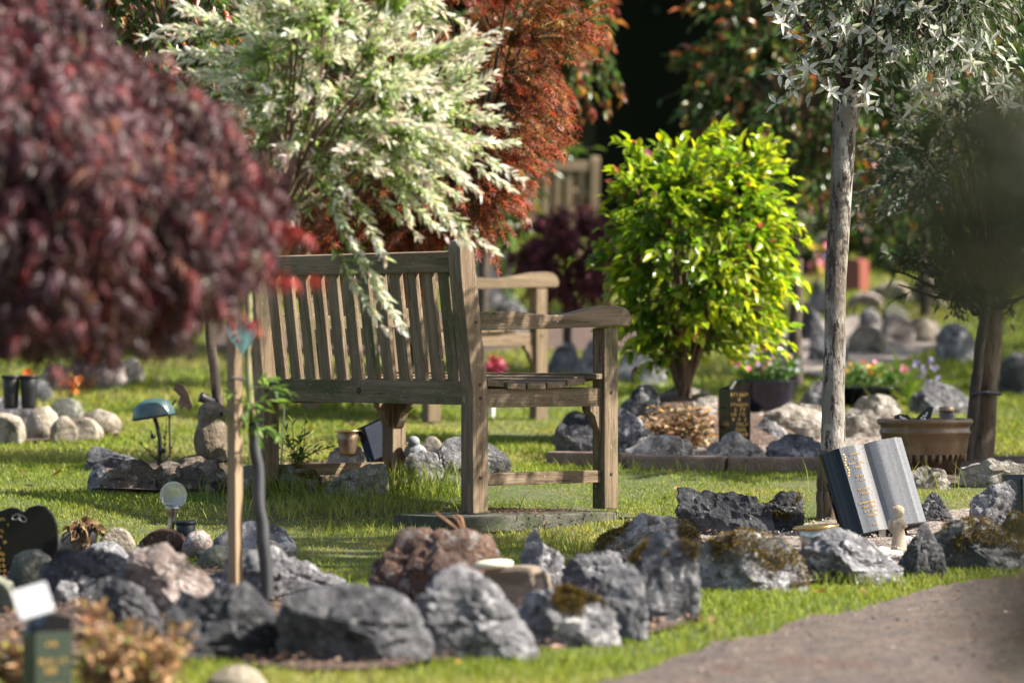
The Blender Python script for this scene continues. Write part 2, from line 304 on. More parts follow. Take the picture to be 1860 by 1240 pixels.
for nm, m, poly in [
    ('bed_foreground', 'mulch', [(285, 1185), (420, 1205), (560, 1222), (720, 1218), (900, 1192), (1100, 1172), (1262, 1138), (1250, 1085), (1120, 1060), (1000, 1085), (900, 1060), (760, 1075), (690, 1110), (600, 1105), (520, 1075), (400, 1040), (200, 1020), (60, 1040), (-80, 1060), (-200, 1200), (0, 1240)]),
    ('bed_memorial', 'gravel', [(1085, 1003), (1260, 1066), (1460, 1066), (1640, 1040), (1850, 1020), (2000, 1000), (2050, 930), (1880, 920), (1700, 935), (1560, 945), (1400, 962), (1260, 965), (1160, 958)]),
    ('bed_back', 'gravel', [(1000, 838), (1140, 845), (1300, 848), (1500, 850), (1600, 830), (1640, 790), (1560, 756), (1400, 740), (1200, 755), (1050, 790)]),
    ('bed_behind_bench', 'mulch', [(480, 895), (600, 898), (720, 893), (830, 886), (925, 876), (930, 850), (800, 838), (640, 838), (500, 850)]),
    ('bed_pot', 'mulch', [(1590, 880), (1700, 888), (1860, 888), (2000, 860), (1900, 830), (1700, 840), (1600, 850)]),
    ('bed_far', 'mulch', [(380, 640), (700, 652), (1000, 640), (1180, 640), (1200, 600), (1100, 575), (900, 570), (600, 575), (380, 590)]),
    ('bed_terrace', 'gravel', [(1380, 668), (1500, 690), (1640, 660), (1720, 625), (1700, 585), (1560, 575), (1440, 590), (1360, 630)]),
    ('bed_left', 'mulch', [(-60, 812), (60, 806), (150, 800), (220, 788), (215, 762), (100, 745), (-60, 745)]),
    ('bed_owl', 'mulch', [(165, 892), (280, 896), (410, 894), (470, 880), (440, 852), (300, 842), (190, 852)])]:
    _, pl = sheet(nm, poly, m, .012, rough=.006); nogr.append(pl)

# pinkish edging strip in front of the back bed
def strip(name, pts, m, h, wd, label):
    s = S(); pts = [G(*p) for p in pts]; rng = random.Random(3)
    root = thing(name, label, 'kerb', pts[0])
    for a, b in zip(pts[:-1], pts[1:]):
        n_ = max(1, int(np.linalg.norm(b - a) / .45))
        for k in range(n_):
            p0 = a + (b - a) * k / n_; p1 = a + (b - a) * (k + 1) / n_; c = (p0 + p1) / 2; c[2] = gz(c[1]) + h * .3
            ang = math.atan2(p1[1] - p0[1], p1[0] - p0[0]); bs = S().box((0, 0, 0), (np.linalg.norm(p1 - p0) - .006, wd, h))
            o = bs.build('kerb_stone', m, root, bevel=.012); o.location = Vector(c) - root.location; o.rotation_euler = (0, R_(rng.uniform(-1, 1)), ang + R_(rng.uniform(-1, 1)))
strip('stone_edging', [(1000, 842), (1140, 851), (1320, 856), (1500, 856)], 'kerb', .07, .07, 'low buff stone edging in front of the rocks under the bright green bush')

# ================================================================== LEAF TEMPLATES
def tpl_lance(fold=.18, bend=-.12):
    u = [.3, .62]; wv = [.5, .42]
    V = [(0, 0, 0)] + [(u[0], -wv[0], fold * wv[0]), (u[0], 0, .0), (u[0], wv[0], fold * wv[0]), (u[1], -wv[1], bend * .4 + fold * wv[1]), (u[1], 0, bend * .4), (u[1], wv[1], bend * .4 + fold * wv[1]), (1, 0, bend)]
    T = [(0, 1, 2), (0, 2, 3), (1, 4, 5), (1, 5, 2), (2, 5, 6), (2, 6, 3), (4, 7, 5), (5, 7, 6)]
    return np.array(V), np.array(T)
def tpl_simple(bend=-.1):
    V = [(0, 0, 0), (.4, -.5, .03), (.4, .5, .03), (1, 0, bend)]; return np.array(V), np.array([(0, 1, 2), (1, 3, 2)])
def tpl_maple(n=7, wd=.07, droop=.35):
    V = []; T = []
    for i in range(n):
        a = (i / (n - 1) - .5) * R_(230); L = 1 - .45 * abs(i / (n - 1) - .5) * 2
        d = np.array([math.cos(a), math.sin(a)]); s = np.array([-d[1], d[0]]); b = len(V)
        V += [(0, 0, 0), (*(d * L * .45 - s * wd), .02), (*(d * L * .45 + s * wd), .02), (*(d * L), -droop * L)]
        T += [(b, b + 1, b + 2), (b + 1, b + 3, b + 2)]
    return np.array(V), np.array(T)
LANCE, SIMPLE, MAPLE, MAPLE5 = tpl_lance(), tpl_simple(), tpl_maple(), tpl_maple(5, .075, .3)
OVAL = tpl_lance(.3, -.18); MAPLE_W = tpl_maple(7, .075, .5)
def leaf_arrays(pos, d, n, L, W, tpl):
    V0, T0 = tpl; d = nrm(d); n = n - d * (n * d).sum(1, keepdims=True); n = nrm(n); s = np.cross(n, d)
    L = np.asarray(L)[:, None, None]; W = np.asarray(W)[:, None, None]
    V = pos[:, None] + d[:, None] * V0[None, :, 0:1] * L + s[:, None] * V0[None, :, 1:2] * W + n[:, None] * V0[None, :, 2:3] * L
    k = len(V0); T = T0[None] + (np.arange(len(pos)) * k)[:, None, None]
    return V.reshape(-1, 3), T.reshape(-1, 3), d, n, s

# ================================================================== ROCKS
def ico(n):
    bm = bmesh.new(); bmesh.ops.create_icosphere(bm, subdivisions=n, radius=1)
    V = np.array([v.co[:] for v in bm.verts]); T = np.array([[v.index for v in f.verts] for f in bm.faces]); bm.free(); return V, T
ICO = {n: ico(n) for n in (3, 4, 5)}
SHP = {'block': [(0, 0), (.02, .6), (.14, .93), (.5, 1), (.84, .9), (1, .5), (.98, 0)],
       'wl': [(0, 0), (.02, .85), (.14, 1), (.6, .74), (.95, .3), (1, 0)], 'wr': [(0, 0), (.05, .3), (.4, .74), (.86, 1), (.98, .85), (1, 0)],
       'peak': [(0, 0), (.16, .45), (.42, 1), (.58, .93), (.86, .42), (1, 0)], 'tall': [(0, 0), (.04, .5), (.2, .95), (.5, 1), (.82, .88), (.97, .5), (1, 0)],
       'round': [(0, .25), (.05, .55), (.2, .85), (.42, 1), (.64, .98), (.85, .8), (.97, .52), (1, .25), (.9, 0), (.1, 0)],
       'slab': [(0, 0), (0, .62), (.1, .95), (.45, 1), (.86, .8), (1, .34), (.98, 0)],
       'long': [(0, .1), (.05, .62), (.3, .92), (.55, 1), (.85, .85), (.98, .55), (1, 0), (.5, 0)]}
def outline(poly, n=180):
    poly = np.array(poly, float); lo = poly[:, 1].min(); poly = np.where(poly[:, 1:] <= lo + .02, poly - np.array([0, .14]), poly)
    c = np.array([poly[:, 0].mean() * .4 + .5 * .6, .38]); th = np.linspace(-math.pi, math.pi, n, endpoint=False); r = np.zeros(n)
    q = np.roll(poly, -1, 0)
    for i, t in enumerate(th):
        d = np.array([math.cos(t), math.sin(t)]); e = q - poly; w_ = c - poly
        den = d[0] * e[:, 1] - d[1] * e[:, 0]; den = np.where(abs(den) < 1e-9, 1e-9, den)
        tt = (e[:, 0] * w_[:, 1] - e[:, 1] * w_[:, 0]) / den; ss = (d[0] * w_[:, 1] - d[1] * w_[:, 0]) / den
        ok = (tt > 0) & (ss >= -1e-6) & (ss <= 1 + 1e-6); r[i] = tt[ok].min() if ok.any() else .5
    return c, r
rk = 0
def rock(box, shape, m, label, Y=None, depth=.85, rough=.85, facets=10, moss=0, name='rock', cat='rock', group=None, det=4, sink=0., lift=0., yoff=0.):
    global rk
    rk += 1; rs = np.random.RandomState(100 + rk); x0, y0, x1, y1 = box
    if facets > 2: e_ = .06 * (x1 - x0); x0, x1 = x0 - e_, x1 + e_
    Yb = (gy(y1 + lift) if Y is None else Y) + yoff; poly = SHP[shape] if isinstance(shape, str) else shape
    if isinstance(shape, str): poly = [(u + rs.uniform(-.03, .03), v + (rs.uniform(-.05, .05) if v > .1 else 0)) for u, v in poly]
    w0 = (x1 - x0) / F * Yb; d = min(depth * w0, .5); Yc = Yb + d * .38
    W = (x1 - x0) / F * Yc; H = (y1 - y0) / F * Yc; c, r = outline(poly)
    V, T = ICO[det]; V = V.copy(); a, b, e = V[:, 0], V[:, 1], V[:, 2]
    ph = np.arctan2(e, a); mg = np.sqrt(a * a + e * e); rr = np.interp(ph, np.linspace(-math.pi, math.pi, len(r) + 1), np.append(r, r[0]))
    isr = facets <= 2; pw_, qw = (.85, .95) if isr else (.5, .7)
    x = c[0] + rr * mg ** pw_ * np.cos(ph); z = c[1] + rr * mg ** pw_ * np.sin(ph); y = np.sign(b) * abs(b) ** qw
    Q = np.stack([(x - .5) * W, y * d / 2, z * H], 1); ctr = np.array([0, 0, .4 * H]); size = max(W, H)
    Qn = (Q - ctr) / np.array([W / 2, d / 2, H * .6])
    for k in range(facets):
        n = np.array([rs.uniform(-.55, .55), -rs.uniform(.5, 1) if rs.rand() < .75 else rs.uniform(.4, 1), rs.uniform(-.2, .6)]); n /= np.linalg.norm(n)
        off = rs.uniform(.34, .66); ex = np.maximum(0, Qn @ n - off); Qn -= ex[:, None] * n * .97
    Q = Qn * np.array([W / 2, d / 2, H * .6]) + ctr
    nd = nrm(Qn); sd_ = rk * 7
    amp = (.014 if isr else .04) * size * rough
    disp = amp * fbm(Q / size * 3.6 + rk * 3.1, sd_, 5)
    if not isr:
        rg = 1 - np.abs(fbm(Q / size * np.array([5, 5, 8]) + rk * 1.7, sd_ + 50, 4)); disp -= .085 * size * rough * np.maximum(0, rg - .55) ** 1.2 * 2
        disp += .014 * size * rough * fbm(Q / size * 21 + rk, sd_ + 90, 3)
        pit = vnoise(Q / size * 13 + rk * 2.2, sd_ + 140); disp -= .05 * size * rough * np.maximum(0, pit - .45)
    Q = Q + nd * disp[:, None] * (1 if isr else .8)
    up_ = Q[:, 2] > .02 * H; xa, xb = Q[up_, 0].min(), Q[up_, 0].max(); Q[:, 0] = (Q[:, 0] - xa) / (xb - xa) * W - W / 2; Q[:, 2] *= H / Q[:, 2].max()
    zb = float(gz(Yb)) if Y is None else CZ - (y1 - CY) / F * Yb
    loc = np.array([((x0 + x1) / 2 - CX) / F * Yc, Yc, CZ - (y1 - CY) / F * Yb - sink])
    me = fast_mesh(name, Q, T); o = link(name, me, m, None, True)
    if not isr:
        try: me.set_sharp_from_angle(angle=R_(32))
        except Exception: pass
    o.location = loc.tolist(); tag(o, label, cat, group)
    if moss:                                         # fuzzy moss cushions: short tufts on part of the surface
        mk_ = fbm(Q / size * 2.6 + rk * 5, sd_ + 300, 3) + .3 * nd[:, 2] - .25 * nd[:, 1] + moss; vi = np.where((mk_ > .42) & (nd[:, 1] < .5) & (Q[:, 2] > .05 * H))[0]
        if len(vi):
            k_ = 9000; j_ = vi[rs.randint(0, len(vi), k_)]; j_ = j_[rs.uniform(0, 1, k_) < np.clip((mk_[j_] - .42) * 3.2, .04, 1)]; k_ = len(j_); pp = Q[j_] + rs.normal(0, size * .01, (k_, 3)); dd = nrm(nd[j_] + rs.normal(0, .5, (k_, 3)) + [0, 0, .25])
            cl_ = np.array([(.12, .085, .025), (.17, .11, .03), (.24, .14, .045), (.08, .065, .022), (.2, .16, .035)])[rs.randint(0, 5, k_)] * np.exp(rs.normal(0, .25, (k_, 1)))
            Vm, Tm, _, _, _ = leaf_arrays(pp, dd, rs.normal(0, 1, (k_, 3)), rs.uniform(.004, .0095, k_), rs.uniform(.003, .005, k_), SIMPLE)
            mo_ = link('moss', fast_mesh('moss', Vm, Tm, np.repeat(cl_, 4, 0)), 'dry', o); mo_['kind'] = 'stuff'
    return o
ROCKS = [
 # foreground ring
 ((300, 1062, 518, 1205), [(0, 0), (.02, .55), (.14, .92), (.3, .8), (.5, .96), (.66, .98), (.85, .65), (1, .2), (1, 0)], 'dark', 'dark angular rock at the foot of the wooden stake', {}),
 ((515, 1068, 775, 1215), [(0, 0), (.0, .55), (.03, .84), (.3, .97), (.68, 1), (.9, .75), (1, .35), (1, 0)], 'dark', 'biggest dark boxy rock in the foreground ring right of the black tree guard', {'facets': 5}),
 ((742, 1032, 968, 1206), [(0, 0), (.02, .3), (.1, .62), (.28, .9), (.45, 1), (.65, .82), (.85, .48), (1, .12), (1, 0)], 'grey', 'large grey sloping rock in front of the red-brown rock', {}),
 ((680, 962, 905, 1112), [(0, 0), (.0, .4), (.1, .68), (.28, .97), (.5, .95), (.68, 1), (.9, .86), (1, .5), (1, 0)], 'brown', 'red-brown faced rock with grey crown at the near edge of the bench lawn', {'yoff': -.08}),
 ((935, 1068, 1118, 1182), [(0, 0), (.05, .55), (.2, .9), (.5, 1), (.8, .88), (.97, .55), (1, 0)], 'grey', 'squat grey rock with an olive moss patch in the foreground ring', {'moss': -.1, }),
 ((1072, 1022, 1172, 1168), [(0, 0), (.05, .55), (.3, .85), (.7, 1), (.95, .85), (1, 0)], 'grey', 'narrow upright grey rock with a pale right edge', {}),
 ((1020, 1000, 1135, 1105), [(0, 0), (.05, .6), (.3, .9), (.6, 1), (.9, .85), (1, 0)], 'grey', 'jagged grey rock behind the squat moss-patched one', {'yoff': .1}),
 ((1112, 968, 1264, 1142), [(0, 0), (.02, .6), (.12, .9), (.35, 1), (.7, .93), (.95, .8), (1, .45), (.98, 0)], 'grey', 'tall grey rock with two moss cushions at the right end of the foreground ring', {'moss': -.15, }),
 ((948, 960, 1028, 1090), [(0, 0), (.02, .7), (.12, .97), (.3, 1), (.48, .74), (.85, .62), (.98, .3), (1, 0)], 'grey', 'small grey rock rising to a point beside the log-shaped vase', {'yoff': .1, 'depth': .7}),
 ((382, 996, 645, 1108), [(0, 0), (.05, .55), (.2, .95), (.45, .9), (.7, .62), (.92, .3), (1, 0)], 'grey', 'long black and white streaked rock behind the black tree guard', {'yoff': .05}),
 ((232, 988, 386, 1128), [(0, 0), (0, .55), (.06, .97), (.5, 1), (.7, .95), (.96, .7), (1, .3), (.85, 0)], 'pink', 'pinkish buff flat-faced rock below the glass globe light', {}),
 ((78, 996, 248, 1105), [(0, 0), (.02, .6), (.2, .97), (.6, .95), (.9, .7), (1, .35), (1, 0)], 'dark', 'dark pale-crusted rock left of the pinkish buff rock', {}),
 ((165, 1048, 292, 1172), [(0, 0), (.03, .7), (.15, 1), (.5, .86), (.8, .62), (.97, .25), (1, 0)], 'dark', 'black wedge rock with a pale top edge behind the dried flowers', {}),
 ((90, 1055, 140, 1110), 'wr', 'grey', 'small pale grey rock beside the silver solar panel', {'det': 3}),
 ((372, 1210, 488, 1262), 'round', 'tan', 'pale rounded stone cut by the bottom edge of the picture', {'facets': 1}),
 # rounded boulders on the left
 ((10, 998, 102, 1075), 'round', 'green', 'greenish round boulder in front of the black heart-topped plaque', {'facets': 1}),
 ((-30, 1045, 32, 1120), 'round', 'green', 'grey-green boulder cut by the left edge below the black plaque', {'facets': 1}),
 ((146, 984, 236, 1042), 'round', 'grey', 'white-crusted round boulder in front of the dried leaf pot', {'facets': 1}),
 ((180, 958, 246, 1015), 'round', 'tan', 'brown speckled round boulder right of the dried leaf pot', {'facets': 1}),
 ((104, 962, 160, 1010), 'round', 'pink', 'brown boulder behind the dried leaves', {'facets': 1, 'yoff': .1}),
 ((248, 960, 345, 1010), 'round', 'brown', 'dark brown round boulder behind the stem of the glass globe light', {'facets': 1}),
 ((330, 962, 388, 1012), 'round', 'pink', 'small brownish round boulder right of the black flower vase', {'facets': 1}),
 ((385, 948, 540, 1022), 'round', 'grey', 'biggest grey round boulder at the lawn edge behind the wooden stake', {'facets': 1}),
 ((358, 990, 430, 1040), 'round', 'green', 'grey-green round boulder left of the stake', {'facets': 1}),
 ((455, 982, 525, 1035), 'round', 'tan', 'buff boulder half hidden by the black tree guard', {'facets': 1}),
 # memorial bed, right
 ((1236, 886, 1402, 978), [(0, 0), (.0, .5), (.04, .95), (.3, 1), (.7, .82), (.95, .4), (1, 0)], 'dark', 'charcoal slab-like rock in front of the bright green bush lawn', {'depth': .5}),
 ((1378, 892, 1458, 972), [(0, 0), (.02, .5), (.25, .95), (.6, 1), (.95, .8), (1, 0)], 'darkmoss', 'small black pitted rock left of the pale tree trunk', {'moss': -.1, }),
 ((1088, 933, 1268, 1012), [(0, 0), (.02, .5), (.1, .8), (.4, 1), (.7, .92), (.9, .6), (1, .25), (1, 0)], 'pale', 'pale layered rock with mossy rim at the left end of the memorial bed', {'moss': -.12, }),
 ((1256, 966, 1458, 1078), [(0, 0), (.04, .5), (.2, .88), (.45, 1), (.75, .9), (.95, .55), (1, 0)], 'grey', 'broad rock under brown moss left of the gold-rimmed vase', {'moss': .12, }),
 ((1462, 960, 1632, 1064), [(0, 0), (.04, .5), (.2, .9), (.42, 1), (.7, .75), (.95, .3), (1, 0)], 'grey', 'grey rock with orange moss below the book headstone', {'moss': 0., }),
 ((1630, 948, 1716, 1048), [(0, 0), (.3, .6), (.55, 1), (.66, .95), (.9, .45), (1, 0)], 'dark', 'flat triangular slate-grey rock beside the angel figure', {'depth': .6, 'facets': 5}),
 ((1684, 942, 1852, 1042), [(0, 0), (0, .7), (.15, .97), (.4, 1), (.7, .75), (.95, .45), (1, 0)], 'grey', 'long mossy rock right of the triangular slate rock', {'moss': .2, 'yoff': .04}),
 ((1664, 893, 1728, 955), 'peak', 'dark', 'dark rock directly behind the book headstone', {}),
 ((1764, 872, 1845, 965), [(0, 0), (.03, .6), (.5, .85), (.85, 1), (1, .9), (1, 0)], 'grey', 'grey rock leaning against the dark green headstone', {}),
 ((1808, 932, 1880, 1008), 'round', 'moss', 'moss-covered boulder cut by the right edge', {'moss': .35, 'facets': 2}),
 ((1652, 846, 1722, 892), 'slab', 'pale', 'pale flat rock in front of the glazed pot', {}),
 ((1748, 832, 1880, 892), 'long', 'pale', 'pale tan layered rock at the foot of the staked tree', {}),
 # bed under the green bush
 ((1010, 768, 1132, 836), 'block', 'greymoss', 'grey rock with ochre moss seen left of the bench front leg', {}),
 ((1020, 746, 1080, 800), 'block', 'dark', 'dark rock behind the ochre-mossed one', {'yoff': .15, 'det': 3}),
 ((1120, 742, 1190, 836), 'wl', 'grey', 'white-crusted grey rock just right of the bench front leg', {}),
 ((1140, 790, 1262, 850), 'slab', 'pale', 'low flat pale rock on the stone edging', {}),
 ((1274, 784, 1392, 847), 'peak', 'pale', 'pointed grey-buff rock below the black gold-lettered post', {}),
 ((1394, 788, 1495, 843), 'block', 'grey', 'grey rock between the pointed one and the pale trunk', {}),
 ((1374, 730, 1502, 800), 'long', 'pale', 'long pale rock below the navy flower bowl', {'yoff': .2}),
 ((1178, 702, 1304, 808), [(0, 0), (.02, .6), (.12, .95), (.5, 1), (.85, .95), (1, .6), (1, 0)], 'pale', 'upright rock holding the soil of the green bush', {'yoff': .35}),
 ((1125, 720, 1190, 780), 'block', 'dark', 'dark rock left of the green bush stems', {'yoff': .3, 'det': 3}),
 ((1500, 742, 1602, 806), 'block', 'pale', 'pale rock just right of the pale trunk', {'yoff': .2}),
 ((1545, 716, 1642, 800), 'long', 'pale', 'buff rock behind the book headstone top', {'yoff': .3}),
 ((1650, 690, 1762, 770), 'long', 'grey', 'long grey rock behind the glazed pot', {'yoff': .6}),
 ((1452, 690, 1500, 750), 'wr', 'grey', 'grey rock between the navy bowl and the pale trunk', {'yoff': .2, 'det': 3}),
 # behind the bench
 ((598, 810, 692, 872), 'block', 'pale', 'pale pitted rock below the bronze vase behind the bench', {'yoff': .12}),
 ((588, 842, 702, 906), 'wr', 'pale', 'pinkish rough rock in front of the lower bench rail', {}),
 ((500, 842, 585, 902), 'block', 'palemoss', 'yellow mossy rock under the bench at the left', {'moss': .25, }),
 ((728, 818, 806, 892), 'block', 'grey', 'grey rock under the stone bird', {}),
 ((760, 792, 808, 846), 'round', 'tan', 'tan stone beside the stone bird', {'facets': 2, 'yoff': .2, 'det': 3}),
 ((1188, 738, 1256, 806), 'wr', 'pale', 'pale jagged rock in the dry leaves below the green bush', {'yoff': -.05, 'det': 4}),
 ((1246, 762, 1312, 816), 'wl', 'grey', 'grey jagged rock left of the black gold-lettered post', {'yoff': -.02, 'det': 4}),
 ((1360, 756, 1432, 812), 'peak', 'grey', 'grey jagged rock right of the black gold-lettered post', {'yoff': .02, 'det': 4}),
 ((1420, 764, 1492, 806), 'block', 'pale', 'low pale rock beside the pale trunk, under the navy bowl', {'yoff': .04, 'det': 4}),
 ((1132, 698, 1196, 748), 'block', 'grey', 'grey rock at the left foot of the green bush', {'Y': 17.1, 'det': 4}),
 ((1236, 716, 1300, 770), 'wr', 'pale', 'pale rock at the right foot of the green bush', {'Y': 17.05, 'det': 4}),
 ((798, 792, 922, 888), 'block', 'grey', 'large grey rock behind the bench back post', {}),
 ((420, 845, 500, 900), 'block', 'pale', 'pale rock behind the bench rear left leg', {'det': 3}),
 # owl plot
 ((160, 812, 268, 862), 'wl', 'dark', 'dark rear rock behind the mushroom light', {'yoff': .1}),
 ((160, 842, 205, 892), 'block', 'grey', 'small grey rock at the left corner of the owl plot', {'det': 3}),
 ((178, 834, 282, 894), 'wr', 'stone_', 'rough brown rock in front of the mushroom light', {}),
 ((264, 828, 414, 897), [(0, 0), (.03, .45), (.3, .75), (.7, 1), (.93, .9), (1, .4), (1, 0)], 'stone_', 'long brown rock in front of the owl', {}),
 ((325, 826, 372, 860), 'block', 'dark', 'small dark rock left of the owl base', {'yoff': .15, 'det': 3}),
 # sunlit row on the left
 ((-40, 750, 48, 808), 'round', 'tan', 'sunlit buff boulder cut by the left edge', {'facets': 1}),
 ((44, 738, 112, 800), 'round', 'tan', 'sunlit buff boulder second from the left edge', {'facets': 1}),
 ((90, 755, 142, 804), 'round', 'tan', 'sunlit cream boulder third from the left edge', {'facets': 1, 'yoff': -.05}),
 ((86, 722, 152, 768), 'round', 'green', 'olive grey boulder behind the sunlit cream ones', {'facets': 1, 'yoff': .2}),
 ((128, 758, 188, 803), 'round', 'tan', 'small buff boulder with a dark hollow on its left', {'facets': 2}),
 ((142, 742, 222, 792), 'round', 'tan', 'pale boulder at the right end of the sunlit row', {'facets': 1}),
 ((-30, 718, 62, 772), 'long', 'grey', 'grey rock under the black vases by the left edge', {'yoff': .15}),
 ((55, 690, 98, 740), 'round', 'grey', 'grey boulder beside the black vases', {'facets': 1, 'yoff': .4, 'det': 3}),
 # upper left row
 ((70, 660, 130, 712), 'round', 'tan', 'pale boulder at the left of the row under the maple', {'facets': 1, 'det': 3}),
 ((120, 648, 190, 706), 'round', 'pink', 'pinkish boulder in the row under the maple', {'facets': 1, 'det': 3}),
 ((170, 645, 230, 708), 'round', 'pink', 'brownish boulder third in the row under the maple', {'facets': 1, 'det': 3}),
 ((212, 648, 262, 700), 'round', 'tan', 'cream boulder at the right end of the row under the maple', {'facets': 1, 'det': 3}),
 # behind the bench arm
 ((998, 622, 1052, 684), 'block', 'grey', 'grey boulder seen under the bench arm', {'det': 3}),
 ((1048, 612, 1095, 690), 'wr', 'grey', 'grey boulder behind the bench front leg', {'det': 3}),
 ((1122, 640, 1208, 702), 'block', 'greymoss', 'ochre-stained rock left of the green bush stems', {'det': 3}),
 ((892, 545, 960, 600), 'round', 'grey', 'grey boulder seen below the further bench arm', {'det': 3, 'facets': 2, 'Y': 24.5}),
 # terrace on the right
 ((1702, 585, 1772, 660), 'block', 'grey', 'big shaded grey boulder left of the staked tree', {'det': 3}),
 ((1655, 505, 1720, 560), 'round', 'tan', 'buff boulder in the upper right lawn', {'det': 3, 'facets': 1}),
 ((1580, 512, 1660, 556), 'round', 'tan', 'long buff boulder right of the red headstone', {'det': 3, 'facets': 1}),
 ((1535, 530, 1605, 568), 'round', 'pink', 'pinkish boulder below the red headstone', {'det': 3, 'facets': 1}),
 ((1462, 525, 1530, 572), 'round', 'pink', 'pinkish boulder left of the pale trunk', {'det': 3, 'facets': 1}),
 ((1452, 545, 1500, 620), 'wl', 'dark', 'dark rock between the green bush and the pale trunk', {'det': 3}),
 ((1540, 588, 1612, 645), 'round', 'tan', 'sunlit buff boulder in the lower terrace row', {'det': 3, 'facets': 1}),
 ((1598, 570, 1662, 630), 'round', 'pink', 'buff boulder second in the lower terrace row', {'det': 3, 'facets': 1}),
 ((1640, 575, 1702, 624), 'round', 'tan', 'buff boulder at the right end of the lower terrace row', {'det': 3, 'facets': 1}),
 ((1560, 560, 1600, 592), 'round', 'grey', 'small grey boulder behind the lower terrace row', {'det': 3, 'facets': 1}),
 ((1602, 552, 1650, 588), 'round', 'green', 'small grey-green boulder behind the lower terrace row', {'det': 3, 'facets': 1}),
 ((1470, 602, 1540, 660), 'block', 'grey', 'grey rock behind the pale trunk above the flowers', {'det': 3}),
 ((1382, 600, 1440, 665), 'block', 'grey', 'grey rock behind the flowers under the green bush', {'det': 3}),
 ((1820, 640, 1900, 720), 'block', 'dark', 'dark shaded rock right of the staked tree', {'det': 3}),
]
MT['stone_'] = rockm('rock_brownish', (.13, .1, .075), (.22, .175, .13), (.34, .29, .235), lo=.56)
for i_r, (box, shp, m, lab, kw) in enumerate(ROCKS):
    if (i_r < 13 or 25 <= i_r < 34) and 'det' not in kw: kw['det'] = 5
    rock(box, shp, m, lab, name='boulder' if kw.get('facets', 7) <= 2 else 'rock', cat='boulder' if kw.get('facets', 7) <= 2 else 'rock', **kw)

